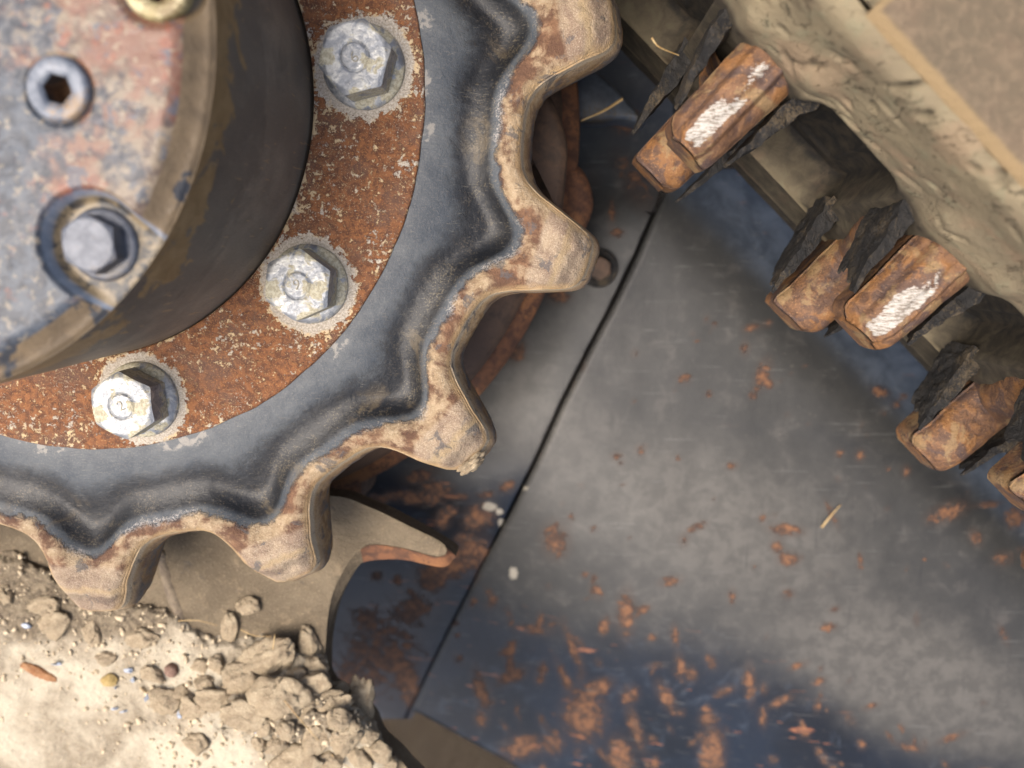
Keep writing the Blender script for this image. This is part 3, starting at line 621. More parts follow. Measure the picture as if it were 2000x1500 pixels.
for (gu, gv, gl, gw, ga) in [(1470, 35, 42, 7, 0.3), (1575, 28, 22, 5, 0.0), (1592, 45, 14, 6, -0.7), (1710, 138, 14, 9, -0.8), (1605, 154, 12, 4, -0.2), (1664, 236, 7, 16, 0.1), (1827, 211, 20, 7, -0.25), (1645, 82, 12, 5, -0.6), (1740, 170, 10, 4, 0.2), (1500, 95, 18, 4, 0.5)]:
    dn = ((gu-VP[0])+(VP[1]-gv))*0.7071; gd = PLANE*F_PX/dn; gz = D0-gd; gs = ((gu-VP[0])+(gv-VP[1]))*0.7071*gd/F_PX; sc_ = gd/F_PX
    ds, dz = SS-gs, (ZZ-gz)*0.75; a_ = ga-0.75; l = ds*math.cos(a_)-dz*math.sin(a_); t = ds*math.sin(a_)+dz*math.cos(a_)
    gouge = np.maximum(gouge, 1.35*np.exp(-(l/(gl*sc_*0.62))**2-((t+0.0006*np.sin(l*900))/(gw*sc_*0.55))**2))
p = p-0.0042*gouge
dust = np.clip(0.98-0.72*ss(0.036, 0.026, ZZ)+0.06*ss(-0.055, -0.062, ZZ)+0.45*np.exp(-((ZZ+0.0625)/0.0016)**2)+0.30*np.exp(-((ZZ+0.0935)/0.0014)**2)-0.10*ss(-0.092, -0.098, ZZ)-0.95*pk*ss(-0.001, -0.004, sd)+0.35*np.exp(-((sd+0.011)/0.0012)**2)*pk, 0, 1)-1.1*gouge
bare = pk*ss(0.012, 0.019, ZZ)*ss(-0.0005, -0.004, sd)*0.9
Vb = tmap(SS, p, ZZ)
ns_, nz_ = SS.shape
mk('belt', Vb.reshape(-1, 3)-TL, grid_faces(ns_, nz_), MAT['rubber'], trk, True, dict(dust=dust, bare=bare))
# outer side of the belt and the tread blocks
def loft_sp(name, sarr, sect, mat, jit=0.0, seed=0, dustv=1.0, closed=True):
    """sweeps a closed (p, z) section along s"""
    sect = np.array(sect); ns = len(sarr); m = len(sect)
    s = np.repeat(np.asarray(sarr)[:, None], m, 1); pp = np.repeat(sect[None, :, 0], ns, 0); zz = np.repeat(sect[None, :, 1], ns, 0)
    if jit: 
        q = np.stack([s*60, pp*60, zz*60], -1); pp = pp+jit*fbm(q, seed, 3); zz = zz+jit*fbm(q+7, seed+3, 3)
    V = tmap(s, pp, zz).reshape(-1, 3)-TL
    F4 = grid_faces(ns, m, True)
    c0 = len(V); V = np.concatenate([V, V[:m].mean(0)[None], V[-m:].mean(0)[None]])
    j = np.arange(m); caps = np.concatenate([np.stack([np.full(m, c0), (j+1) % m, j], 1), np.stack([np.full(m, c0+1), (ns-1)*m+j, (ns-1)*m+(j+1) % m], 1)])
    lipv = np.concatenate([np.maximum(ss(-0.0090, -0.0052, pp)*0.9, ss(sarr[0]+0.0035, sarr[0]+0.0010, s)*0.8).ravel(), [0, 0]])
    o = mk(name, V, [F4, caps], mat, trk, True, dict(dust=np.full(len(V), dustv), bare=np.zeros(len(V)), lip=lipv)); set_sharp(o, 40); return o
carc = [(-0.021, ZF+0.001), (-0.034, ZF+0.001), (-0.034, ZN-0.006), (-0.03, ZN-0.0045), (-0.010, ZN-0.0035), (-0.0065, ZN-0.001), (-0.010, ZN-0.012), (-0.021, ZN-0.020)]
loft_sp('carcass_edge', np.arange(-0.30, 0.42, 0.006), carc, MAT['rubber'], 0.0006, 4, 1.0)
def m_tread():
    t = NT('brown_dusty_tread'); mid = t.noise(40, 5, 0.6, 0.4); fine = t.noise(300, 5, 0.7); lip = t.attr('lip')
    c = t.mix(t.step(mid, 0.38, 0.62), lin(126, 112, 92, 0.46), lin(138, 119, 98, 0.46)); c = t.mix(t.mul(t.step(fine, 0.45, 0.65), 0.35), c, lin(168, 146, 120, 0.5))
    c = t.mix(t.step(t.add(lip, t.mul(t.add(fine, -0.5), 0.3)), 0.3, 0.7), c, lin(164, 140, 104, 0.5))
    return t.done(c, 0.9, 0.0, t.bump(t.add(mid, fine), 0.0012, 1.0), 0.3)
m_side = m_tread()
for (a, b, dz) in ((0.0138, 0.150, 0.0), (-0.10, 0.0035, -0.004), (0.160, 0.30, -0.002)):
    zc = ZN+0.0012+dz; e = 0.0035
    sec = [(-0.0075, 0.03), (-0.0050, zc-e-.004), (-0.0040, zc-e*0.6), (-0.0052, zc-0.0006), (-0.0075, zc), (-0.0085, zc+0.0001), (-0.010, zc+0.0001), (-0.014, zc+0.0001), (-0.02, zc+0.0004), (-0.06, zc-0.002), (-0.085, zc-0.014), (-0.085, 0.03)]
    m_ = 14; sa = np.concatenate([[a, a+0.0008, a+0.0024], np.linspace(a+0.005, b-0.005, 40), [b-0.0024, b-0.0008, b]])
    o = loft_sp('tread_block', sa, sec, m_side, 0.0005, 11)
# metal lugs
def lug(k, near):
    s0 = S0+PITCH*k; seed = 50+k*7+near
    zf = 0.033 if near else -0.041; zbk = zf-0.027
    L0, L1 = -0.006, (0.0392 if near else 0.0405)
    ne, nf = 56, 48
    e = np.linspace(-1, 1, ne); f = np.linspace(0, 1, nf)
    E, Fp = np.meshgrid(e, f, indexing='ij')
    wroot, wtip = (0.0120, 0.0106) if near else (0.0128, 0.0120)
    pp = L0+(L1-L0)*Fp
    half = wroot+(wtip-wroot)*ss(0.1, 1.0, Fp)
    # rounded end
    rcn = 0.0048; dend = (L1-pp)+0.0016*E*(1 if near else -1)*np.sin(k*1.3+1)*ss(0.6, 1, Fp); half = np.where(dend < rcn, half-(rcn-np.sqrt(np.maximum(rcn**2-(rcn-dend)**2, 0))), half)
    s = E*half
    tilt = 0.0018*np.sin(k*1.7)
    if near:
        pan = ss(0.62, 0.46, np.abs(E+0.06-0.12*(Fp-0.5)))*ss(0.02, 0.2, Fp)
        zz = zf-0.004*np.abs(E)**2.2-0.0030*(1-pan)-0.003*ss(0.78, 1.0, Fp)**2-0.0018*pan*np.abs(Fp-0.45)-0.0012*pan*np.exp(-((E-0.16)/0.13)**2)*ss(0.9, 0.5, Fp)
        wear = 0.92*ss(0.38, 0.66, Fp+0.25*E)*ss(1.02, 0.95, Fp)*ss(0.50, 0.22, np.abs(E+0.06))
        wear = wear*(1+0.5*np.sin(k*2.1)*E)*(0.82+0.3*((k*7) % 3)/2)
        wear = np.maximum(wear, 0.40*np.exp(-((E+0.02)/0.22)**2)*ss(0.12, 0.3, Fp)*ss(0.95, 0.7, Fp))
    else:
        zz = zf-0.0045*np.abs(E)**2.4-0.0035*ss(0.7, 1.0, Fp)**2-0.010*ss(0.42, 0.0, Fp)*0
        wear = 0.95*np.exp(-((Fp-0.04)/0.13)**2-((E-0.35)/0.45)**2) if True else 0*E
    q = np.stack([s*1000/14+k*9, pp*1000/14, 0*s+near*5], -1)
    zz = zz+0.0013*fbm(q, seed, 5, 0.6)+tilt*E
    d1_, d2_ = (1-np.abs(E))*np.maximum(half, 1e-5), np.maximum(L1-pp, 0); dedge = d1_+d2_-np.sqrt(d1_**2+d2_**2); rr_ = 0.0056
    de = np.clip(rr_-dedge, 0, rr_); zz = zz-0.78*(rr_-np.sqrt(np.maximum(rr_**2-de**2, 0)))
    topV = tmap(s0+s+0.0003*fbm(q*2, seed+9, 3), pp, zz)
    # skirt: perimeter down to the back
    per = [(i, 0) for i in range(ne)]+[(ne-1, j) for j in range(1, nf)]+[(i, nf-1) for i in range(ne-2, -1, -1)]+[(0, j) for j in range(nf-2, 0, -1)]
    pi = np.array(per); idx = pi[:, 0]*nf+pi[:, 1]
    V = [topV.reshape(-1, 3)]; F4 = [grid_faces(ne, nf)]; base = idx; off = ne*nf; m = len(idx)
    sP, pP, zP = (s0+s).ravel()[idx], pp.ravel()[idx], zz.ravel()[idx]
    for q_ in (0.15, 0.5, 1.0):
        bul = 1.0+0.012*math.sin(q_*3)
        V.append(tmap(s0+(sP-s0)*bul, pP+0.0003*math.sin(q_*3)*(pP > 0.03), zP+(zbk-zP)*q_)); j = np.arange(m); cur = off+j
        F4.append(np.stack([base, np.roll(base, -1), np.roll(cur, -1), cur], 1)[:, ::-1]); base = cur; off += m
    V = np.concatenate(V); F4 = np.concatenate(F4)
    wv = np.zeros(len(V)); wv[:ne*nf] = np.broadcast_to(wear, E.shape).ravel()
    return mk('drive_lug', V-TL, F4[:, ::-1], MAT['lug'], trk, True, dict(wear=wv))
lugs = []
for k in (-1, 0, 1, 2, 3):
    a = lug(k, 1); b = lug(k, 0)
def core_bar(k):
    # the bare metal saddle of the core between its two lugs
    s0 = S0+PITCH*k; na, nz2 = 26, 60
    a = np.linspace(-1, 1, na); zz = np.linspace(-0.048, 0.014, nz2)
    A, Zc = np.meshgrid(a, zz, indexing='ij')
    w = 0.0135+0.0060*ss(-0.046, -0.012, Zc)
    sx = A*w-0.0035*ss(-0.046, -0.012, Zc); pp = 0.0075*(1-np.abs(A)**3.2)-0.0075+0.0095-0.0030*np.exp(-((Zc+0.015)/0.016)**2)
    pp = np.where(np.abs(A) > 0.93, pp-0.010*(np.abs(A)-0.93)/0.07, pp)
    q = np.stack([sx*70+k*5, pp*70, Zc*70], -1); pp = pp+0.0009*fbm(q, 400+k, 4)
    wr = 0.95*np.exp(-((A+0.10)/0.42)**2-((Zc-0.008)/0.0085)**2)
    return mk('core_bar', tmap(s0+sx, pp, Zc).reshape(-1, 3)-TL, grid_faces(na, nz2), MAT['lug'], trk, True, dict(wear=wr))
for k in (-1, 0, 1, 2, 3): core_bar(k)
# torn rubber lips standing along the lugs: thin wedges with ragged tips
def flap(s_a, s_b, p0, p1, z_a, z_b, thick, seed, curl=0.0):
    """sheet from (s_a, p0) to (s_b, p1), spanning z_a..z_b"""
    nl, nzz = 46, 16; f = np.linspace(0, 1, nl); g_ = np.linspace(0, 1, nzz)
    Fl, G = np.meshgrid(f, g_, indexing='ij')
    rag = 0.16*fbm(np.stack([G*6, 0*G, 0*G+seed], -1), seed, 4)+0.22*(G-1)
    Fe = Fl*(1+rag)
    s = s_a+(s_b-s_a)*Fe+curl*Fe**2+0.0012*fbm(np.stack([Fe*7, G*3, 0*G], -1), seed+2, 4)
    pp = p0+(p1-p0)*Fe
    zz = z_b+(z_a-z_b)*G-0.004*Fl*(G-0.5)+0.0016*fbm(np.stack([Fe*9, G*2, 0*G+3], -1), seed+5, 4)
    th_ = 1.15*thick*(1-0.86*Fl**1.1)*(1+0.35*fbm(np.stack([Fe*12, G*6, 0*G+8], -1), seed+7, 3))
    A = tmap(s-th_/2, pp, zz); B = tmap(s+th_/2, pp, zz)
    V = np.concatenate([A.reshape(-1, 3), B.reshape(-1, 3)])
    o0 = nl*nzz; Fs = [grid_faces(nl, nzz), grid_faces(nl, nzz, off=o0, flip=True)]
    per = [(i, 0) for i in range(nl)]+[(nl-1, j) for j in range(1, nzz)]+[(i, nzz-1) for i in range(nl-2, -1, -1)]+[(0, j) for j in range(nzz-2, 0, -1)]
    pi = np.array(per); idx = pi[:, 0]*nzz+pi[:, 1]; nx_ = np.roll(idx, -1)
    Fs.append(np.stack([idx, idx+o0, nx_+o0, nx_], 1))
    o = mk('rubber_lip', V-TL, np.concatenate(Fs), MAT['flap'], trk, True); set_sharp(o, 50); return o
for k in (-1, 0, 1, 2):
    s0 = S0+PITCH*k
    r_ = random.Random(k+20)
    flap(s0-0.0220, s0-0.0150+r_.uniform(-.001, .001), -0.004, 0.031+r_.uniform(-.004, .003), 0.026, -0.002, 0.0062, 100+k, 0.002)
    flap(s0+0.0175, s0+0.0138+r_.uniform(-.001, .001), -0.004, 0.030+r_.uniform(-.004, .003), 0.024, -0.004, 0.0066, 130+k, 0.0005)
    flap(s0-0.0260, s0-0.0195+r_.uniform(-.001, .001), -0.004, 0.037+r_.uniform(-.003, .003), -0.036, -0.060, 0.0080, 160+k, 0.001)
    flap(s0+0.0185, s0+0.0155+r_.uniform(-.001, .001), -0.004, 0.037+r_.uniform(-.004, .003), -0.044, -0.064, 0.0056, 190+k, -0.001)

# ------------------------------------------------------------------ dark plates behind
def pz_right(u, v):
    q = ((u-1070)*0.70-(v-515)*0.71)                 # towards the track
    a = (u-1000)*0.45+(v-1000)*0.9
    return -0.152-0.030*ss(120, 420, q)**2*1.0-0.075*ss(-150, -900, q)**1.3
SEAM = np.array([(1320, 330), (1271, 430), (1240, 500), (1192, 600), (1145, 690), (1095, 790), (1043, 905), (990, 1010), (955, 1078), (872, 1240), (800, 1388), (756, 1480)], float)
def seam_u(v): return np.interp(v, SEAM[:, 1], SEAM[:, 0])
RUST = [  # u, v, half width, half height, turn in degrees, strength
 (1223, 1199, 17, 44, 0, 1.3), (1255, 1190, 16, 10, 20, 1.1), (1085, 1055, 26, 34, 10, 1.15), (1535, 1035, 32, 12, -5, 1.3), (1518, 1068, 12, 16, 30, 1.2), (1540, 1092, 20, 14, 0, 1.3), (1490, 1012, 9, 10, 0, 1.1),
 (1165, 1155, 12, 18, 30, 1.0), (1165, 1345, 32, 16, 25, 1.35), (1140, 1395, 40, 50, 0, 1.25), (1120, 1265, 9, 52, 22, 1.15), (1105, 1330, 9, 50, 25, 1.1), (940, 1345, 15, 44, 15, 1.2), (1000, 1320, 34, 14, 25, 1.1), (940, 1405, 14, 16, 0, 1.0), (985, 1275, 12, 12, 0, 1.0),
 (1212, 1480, 24, 40, 12, 1.3), (1240, 1420, 12, 50, 18, 1.15), (1392, 1470, 24, 50, 0, 1.3), (1385, 1405, 18, 16, 0, 1.2), (1465, 1335, 10, 36, 3, 1.3), (1318, 1240, 8, 22, 5, 1.2), (1415, 1350, 22, 10, 20, 1.1), (1525, 1370, 26, 9, 22, 1.1), (1490, 1400, 10, 22, 0, 1.0),
 (1020, 1460, 40, 22, 10, 1.2), (1080, 1450, 22, 24, 0, 1.1), (1300, 1360, 14, 34, 28, 1.1), (1330, 1300, 10, 30, 15, 1.0), (1230, 1355, 20, 18, 0, 1.0), (1040, 1230, 40, 10, -8, 1.0), (1280, 1300, 18, 7, 0, 1.0),
 (1490, 730, 14, 30, -20, 1.2), (1500, 750, 12, 10, 0, 1.2), (1336, 740, 14, 10, 0, 1.2), (1468, 640, 18, 9, 15, 1.1), (1500, 632, 8, 8, 0, 1.1), (1455, 680, 9, 16, 0, 1.0), (1470, 772, 9, 9, 0, 1.1), (1430, 910, 12, 8, 0, 1.2), (1385, 770, 8, 8, 0, 1.0), (1640, 885, 10, 8, 0, 1.1), (1680, 890, 10, 12, 0, 1.1), (1720, 765, 18, 10, -20, 1.3), (1750, 790, 10, 8, 0, 1.1), (1770, 920, 9, 12, 0, 1.1), (1765, 775, 10, 8, 0, 1.0),
 (1850, 1000, 40, 18, 20, 1.1), (1930, 985, 30, 6, 5, 1.2), (1985, 1010, 20, 20, 0, 1.2), (1905, 1050, 12, 18, 30, 1.1), (1960, 1090, 20, 14, 0, 1.05), (1625, 1005, 6, 30, 25, 1.1), (1360, 1030, 22, 8, 25, 1.1), (1310, 1135, 22, 10, 10, 1.2), (1335, 1055, 10, 14, 0, 1.0), (1430, 1165, 8, 16, 0, 1.1), (1618, 1225, 16, 9, 0, 1.2), (1790, 1210, 5, 14, 0, 1.1), (1680, 1095, 6, 16, 0, 1.1), (1960, 1240, 7, 22, 25, 1.1), (1630, 1190, 10, 7, 10, 1.1), (1540, 1160, 12, 10, 0, 1.1), (1220, 1180, 8, 8, 0, 1.0), (1205, 890, 12, 8, 0, 1.1), (1250, 880, 8, 14, 30, 1.0), (1055, 640, 16, 10, -20, 1.2), (1130, 700, 10, 24, 25, 1.3), (1110, 740, 10, 16, 20, 1.3), (1240, 690, 8, 10, 0, 0.9), (1090, 690, 9, 12, 0, 1.0), (1115, 1010, 8, 10, 0, .9), (1160, 1130, 7, 10, 0, 1.0),
 (1860, 1440, 30, 8, 20, 1.1), (1780, 1460, 26, 9, -10, 1.1), (1700, 1380, 18, 7, 20, 1.0), (1560, 1300, 20, 8, 20, 1.1), (1600, 1330, 16, 8, 20, 1.0)]
for _ in range(95):
    u_ = rng.uniform(850, 1900); v_ = 1120+0.36*(u_-900)+rng.uniform(-10, 330)
    RUST.append((u_, v_, rng.uniform(4, 12), rng.uniform(4, 22), rng.normal(20, 22), rng.uniform(0.8, 1.2)))
for _ in range(70):
    u_ = rng.uniform(1050, 2000); v_ = rng.uniform(560, 1400)
    RUST.append((u_, v_, rng.uniform(3, 7), rng.uniform(3, 8), rng.uniform(0, 90), rng.uniform(0.7, 1.15)))
RUSTL = [(740, 1275, 90, 90, 0, 0.95), (720, 1210, 60, 30, -20, 0.9), (800, 1190, 60, 40, 20, 1.0), (690, 1340, 50, 50, 0, 1.1), (790, 1320, 26, 70, 22, 1.2), (870, 1110, 60, 26, 10, 1.2), (920, 1080, 40, 40, 20, 1.1), (840, 1140, 30, 20, 0, 1.1), (735, 1125, 14, 12, 0, 1.2), (775, 1135, 10, 14, 0, 1.1), (740, 975, 24, 12, 0, 1.2), (800, 972, 50, 14, -8, 1.25), (850, 960, 30, 20, 0, 1.3), (820, 930, 36, 16, 15, 1.1), (755, 900, 16, 14, 0, 1.1), (890, 970, 26, 8, 0, 1.1), (865, 1020, 18, 16, 0, 1.0), (935, 1010, 34, 26, 30, 1.15), (900, 1050, 20, 10, 20, 1.0), (990, 950, 14, 12, 0, 1.2), (950, 965, 18, 8, 0, 1.0), (870, 1005, 26, 14, 20, 1.0), (945, 700, 30, 26, 0, 1.2), (1000, 680, 26, 28, 0, 1.2), (1010, 590, 16, 26, 0, 1.1), (1090, 580, 26, 14, 0, 1.2), (1195, 420, 8, 30, 0, 1.0), (1205, 455, 16, 10, 0, 1.0), (1235, 350, 30, 70, 30, 0.75), (1150, 350, 30, 30, 0, 0.6), (1220, 235, 24, 26, 0, 1.5)]
def patches(u, v, lst, hsc=1.0):
    m = np.zeros_like(u)
    for (a, b, w, h, t, st) in lst:
        c, s = math.cos(math.radians(t)), math.sin(math.radians(t)); du, dv = u-a, v-b
        e = (((du*c-dv*s)/w)**2+((du*s+dv*c)/h)**2)*1.25
        m = np.maximum(m, 0.86*st*np.exp(-e*0.60))
    return m
def plate(name, label, u0, u1, v0, v1, stp, zfun, mask_edge, rusts, dustf, palef, thick=0.006, group=None, sheenf=None):
    us = np.linspace(0, 1, int((u1-u0)/stp)+1); us = np.sort(np.concatenate([us, 1-np.linspace(0.002, 0.06, 10)])); vs_ = np.arange(v0, v1+stp, stp)
    Vv = np.repeat(vs_[:, None], len(us), 1)
    lo, hi = mask_edge(vs_)
    Uu = lo[:, None]+(hi-lo)[:, None]*us[None]
    Zz = zfun(Uu, Vv)
    e0 = np.minimum((Uu-lo[:, None]), 9); Zz = Zz-0.0016*ss(9, 0, e0)
    q = np.stack([Uu/90, Vv/90, 0*Uu], -1); Zz = Zz+0.0005*fbm(q, 77, 3)
    top = PX(Uu, Vv, Zz); nr, nc = Uu.shape
    bot = top.copy(); bot[..., 2] -= thick
    V = np.concatenate([top.reshape(-1, 3), bot.reshape(-1, 3)]); o0 = nr*nc
    per = [(i, 0) for i in range(nr)]+[(nr-1, j) for j in range(1, nc)]+[(i, nc-1) for i in range(nr-2, -1, -1)]+[(0, j) for j in range(nc-2, 0, -1)]
    pi = np.array(per); idx = pi[:, 0]*nc+pi[:, 1]; nx_ = np.roll(idx, -1)
    Fs = np.concatenate([grid_faces(nr, nc, flip=True), grid_faces(nr, nc, off=o0), np.stack([idx, nx_, nx_+o0, idx+o0], 1)[:, ::-1]])
    two = lambda a: np.concatenate([a.ravel(), a.ravel()])
    loc = tuple(top[nr//2, nc//2]); o = mk(name, V, Fs, MAT['panel'], None, True, dict(rust=two(patches(Uu, Vv, rusts)), dust=two(dustf(Uu, Vv)), sky_sheen=two(sheenf(Uu, Vv) if sheenf else 0*Uu), thick=two(patches(Uu, Vv, [(1060, 760, 110, 330, 22, 1.0), (1400, 1020, 330, 150, -22, 1.1), (1770, 1310, 330, 120, -24, 1.2), (1180, 640, 90, 200, 25, 0.6)])), pale=two(palef(Uu, Vv))), loc=loc)  # attribute thick holds the painted sheen zones
    set_sharp(o, 50); tag(o, label, 'cover plate', group); return o
def bottom_v(u): return np.interp(u, [760, 800, 1010, 1400, 2200], [1372, 1390, 1500, 1690, 2050])
def right_edges(vs_):
    lo = seam_u(vs_)+4.5-3.2*ss(980, 1120, vs_)
    low = np.interp(vs_, [1388, 1500, 1690], [810, 1012, 1400]); lo = np.where(vs_ > 1388, low, lo)
    return lo, np.full_like(lo, 2450.0)
def dust_right(u, v):
    q = ((u-1070)*0.70-(v-515)*0.71)
    w = v-(1100+0.34*(u-900)+40*np.sin(u/130))
    d = 0.92-0.80*ss(-110, 170, w)-0.45*ss(230, 420, q)
    d += -0.25*np.exp(-((v-0.2*u-590+60*np.sin(u/200))/45)**2)*ss(1100, 1500, u)
    d += 0.25*ss(-430, -560, q)*ss(1550, 1850, u)+0.4*ss(1560, 1800, u)*ss(1150, 1250, v)*ss(1480, 1350, v)
    return np.clip(d, 0, 1)
def sheen_right(u, v):
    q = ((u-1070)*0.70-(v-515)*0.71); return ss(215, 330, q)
pale_r = lambda u, v: patches(u, v, [(1003, 1120, 9, 16, 10, 1.3), (1026, 955, 8, 6, 0, 1.2), (1190, 1480, 5, 5, 0, 1)])
plate('cover_plate', 'large dark curved steel cover with scattered rust flecks to the right of the long seam', 1000, 2450, 330, 1690, 7, pz_right, right_edges, RUST, dust_right, pale_r, 0.007, None, sheen_right)
def pz_left(u, v): return pz_right(seam_u(v), v)-0.001-0.012*ss(0, 260, seam_u(v)-u)-(0.012-0.009*ss(980, 1120, v))*ss(-5.5, 3, u-seam_u(v))
def left_edges(vs_):
    hi = seam_u(vs_)+12.0+1.5*np.sin(vs_/37)
    hi = np.where(vs_ < 420, np.interp(vs_, [60, 200, 420], [1270, 1330, 1275]), hi)
    lo = np.interp(vs_, [60, 900, 1200, 1395, 1420], [900, 560, 580, 640, 690]); return lo, hi
def dust_left(u, v): return np.clip(0.85-0.9*ss(820, 1050, v)-0.25*ss(1150, 1250, u)*ss(520, 380, v), 0, 1)
pale_l = lambda u, v: patches(u, v, [(955, 990, 16, 9, 0, 1.3), (975, 1000, 9, 7, 0, 1.2), (978, 1022, 7, 10, 0, 1.2)])
plate('cover_plate', 'narrower dark blue steel plate with heavy brown rust to the left of the long seam', 560, 1330, 60, 1402, 6, pz_left, left_edges, RUSTL, dust_left, pale_l, 0.006)

# ------------------------------------------------------------------ things behind the sprocket
def solid_outline(name, px, z_top, thick, mat, parent=None, bev=0.002, label=None, cat=None, back=None, loc=None, sub=4, group=None):
    """a thick plate from a traced outline; smooth closed curve, rounded top edge"""
    pts = np.array([P(u, v, z_top) for u, v in px])
    n = len(pts); out = []
    for i in range(n):                                      # Catmull-Rom
        p0, p1, p2, p3 = pts[i-1], pts[i], pts[(i+1) % n], pts[(i+2) % n]
        for t in np.linspace(0, 1, sub, endpoint=False):
            out.append(0.5*((2*p1)+(-p0+p2)*t+(2*p0-5*p1+4*p2-p3)*t*t+(-p0+3*p1-3*p2+p3)*t**3))
    out = np.array(out); m = len(out)
    nrm = np.roll(out, -1, 0)-np.roll(out, 1, 0); nrm = np.stack([nrm[:, 1], -nrm[:, 0], 0*nrm[:, 0]], 1); nrm /= np.linalg.norm(nrm, axis=1)[:, None]
    area = np.sum(out[:, 0]*np.roll(out[:, 1], -1)-np.roll(out[:, 0], -1)*out[:, 1])
    if area < 0: out = out[::-1]; nrm = -nrm[::-1]*-1 if False else None
    if nrm is None:
        nrm = np.roll(out, -1, 0)-np.roll(out, 1, 0); nrm = np.stack([nrm[:, 1], -nrm[:, 0], 0*nrm[:, 0]], 1); nrm /= np.linalg.norm(nrm, axis=1)[:, None]
    bm = bmesh.new(); c = out.mean(0) if loc is None else np.array(loc)
    rings = []
    for ins, dz in ((bev, 0), (bev*0.3, -bev*0.3), (0, -bev), (0, -thick)):
        q = out-nrm*ins; q[:, 2] = z_top+dz
        q[:, 2] += 0.0006*fbm(q*70, 41, 3)*(dz > -thick)
        rings.append([bm.verts.new(tuple(v-c)) for v in q])
    for a, b in zip(rings, rings[1:]):
        for i in range(m): bm.faces.new((a[i], b[i], b[(i+1) % m], a[(i+1) % m]))
    tf = bm.faces.new(rings[0]); bf = bm.faces.new(rings[-1][::-1]); bmesh.ops.triangulate(bm, faces=[tf, bf])
    bmesh.ops.recalc_face_normals(bm, faces=bm.faces)
    o = from_bm(name, bm, mat, parent, True); o.location = c; set_sharp(o, 55)
    if label: tag(o, label, cat, group)
    return o
mh = thing('motor_housing', 'round rusty brown drive motor housing half hidden behind the sprocket', 'housing', (CX, CY, -0.09))
V2, F2 = lathe([(0.10, 0.012), (0.175, 0.012), (0.190, 0.010), (0.1945, 0.006), (0.1945, -0.03), (0.150, -0.034)], 140); mk('flange_disc', V2, F2, MAT['rustdark'], mh, True)
V2, F2 = lathe([(0.1945, -0.004), (0.2025, -0.006), (0.2035, -0.010), (0.2035, -0.028), (0.196, -0.03)], 140); mk('rusty_lip', V2, F2, MAT['rust'], mh, True)
fin = solid_outline('support_fin', [(1028, 210), (1050, 178), (1078, 190), (1098, 240), (1108, 280), (1107, 330), (1100, 400), (1092, 470), (1068, 470), (1070, 380), (1062, 340), (1040, 310), (1012, 300), (1005, 250)], -0.060, 0.05, MAT['rustdark'], None, 0.004, 'brown rusty curved fin seen through the gap between the two upper teeth', 'bracket')
solid_outline('rusty_block', [(1098, 320), (1130, 322), (1150, 350), (1160, 400), (1140, 460), (1120, 520), (1090, 520), (1092, 400)], -0.095, 0.03, MAT['rust'], None, 0.005, 'flaky orange rust block right of the curved fin behind the sprocket', 'bracket')
rb = thing('rusty_bolt', 'round orange rusty bolt head below the sprocket between two lower teeth', 'bolt', tuple(P(668, 938, -0.112)))
hv2, hf2 = hex_head(0.013, 0.011, 0.0085, 48); hv2 = hv2+0.0009*fbm(hv2*160, 3, 3)[:, None]; mk('hex_head', hv2, hf2, MAT['rust'], rb, True)
V2, F2 = lathe([(0.0005, 0.002), (0.013, 0.002), (0.0155, 0.001), (0.0158, -0.018)]); mk('washer', V2, F2, MAT['rustdark'], rb, True)
db = thing('dark_bolt', 'dark blue bolt with ragged rust beside the tip of the second tooth', 'bolt', tuple(P(1170, 524, -0.150)))
hv3, hf3 = hex_head(0.0068, 0.007, 0.0056, 48); o = mk('hex_head', hv3, hf3, MAT['rustdark'], db, True); set_sharp(o)
V2, F2 = lathe([(0.0005, 0.001), (0.0085, 0.001), (0.0094, 0.0006), (0.0098, -0.001), (0.0100, -0.026)]); mk('washer', V2*np.array([1.15, 1.15, 1]), F2, MAT['flap'], db, True)
# pale blue-grey plate end seen at the top behind the first tooth
solid_outline('end_plate', [(1120, 130), (1170, 140), (1230, 200), (1262, 240), (1210, 232), (1170, 236), (1110, 232), (1080, 195), (1095, 150)], -0.128, 0.02, MAT['dullblue'], None, 0.003, 'blue grey steel plate end in the dark gap under the first tooth', 'plate')

# ------------------------------------------------------------------ track frame ledge and its dirt
LZ = -0.056
TOP = [(-420, 900), (100, 960), (420, 975), (640, 968), (720, 990), (800, 1028), (860, 1058), (872, 1078), (850, 1086), (790, 1070), (728, 1062), (700, 1076), (672, 1112), (648, 1165), (638, 1230), (636, 1300), (646, 1345), (720, 1402), (745, 1450), (800, 1506), (960, 1720), (400, 1800), (-420, 1800)]
BOT = {6: (884, 1078), 7: (884, 1092), 8: (862, 1106), 9: (790, 1092), 10: (735, 1092), 11: (706, 1100), 12: (684, 1130), 13: (658, 1180), 14: (642, 1236)}
fr = thing('track_frame', 'dust coated pale steel frame ledge with a rounded notch below the sprocket', 'machine frame', tuple(P(300, 1300, LZ)))
FL = np.array(fr.location)
def cr_curve(pts, sub):
    pts = np.array(pts, float); n = len(pts); out = []
    for i in range(n):
        p0, p1, p2, p3 = pts[i-1], pts[i], pts[(i+1) % n], pts[(i+2) % n]
        for t in np.linspace(0, 1, sub, endpoint=False):
            out.append(0.5*((2*p1)+(-p0+p2)*t+(2*p0-5*p1+4*p2-p3)*t*t+(-p0+3*p1-3*p2+p3)*t**3))
    return np.array(out)
t2 = cr_curve(TOP, 6); b2 = cr_curve([BOT.get(i, TOP[i]) for i in range(len(TOP))], 6)
zt_ = lambda uv: LZ+0*uv[:, 0]
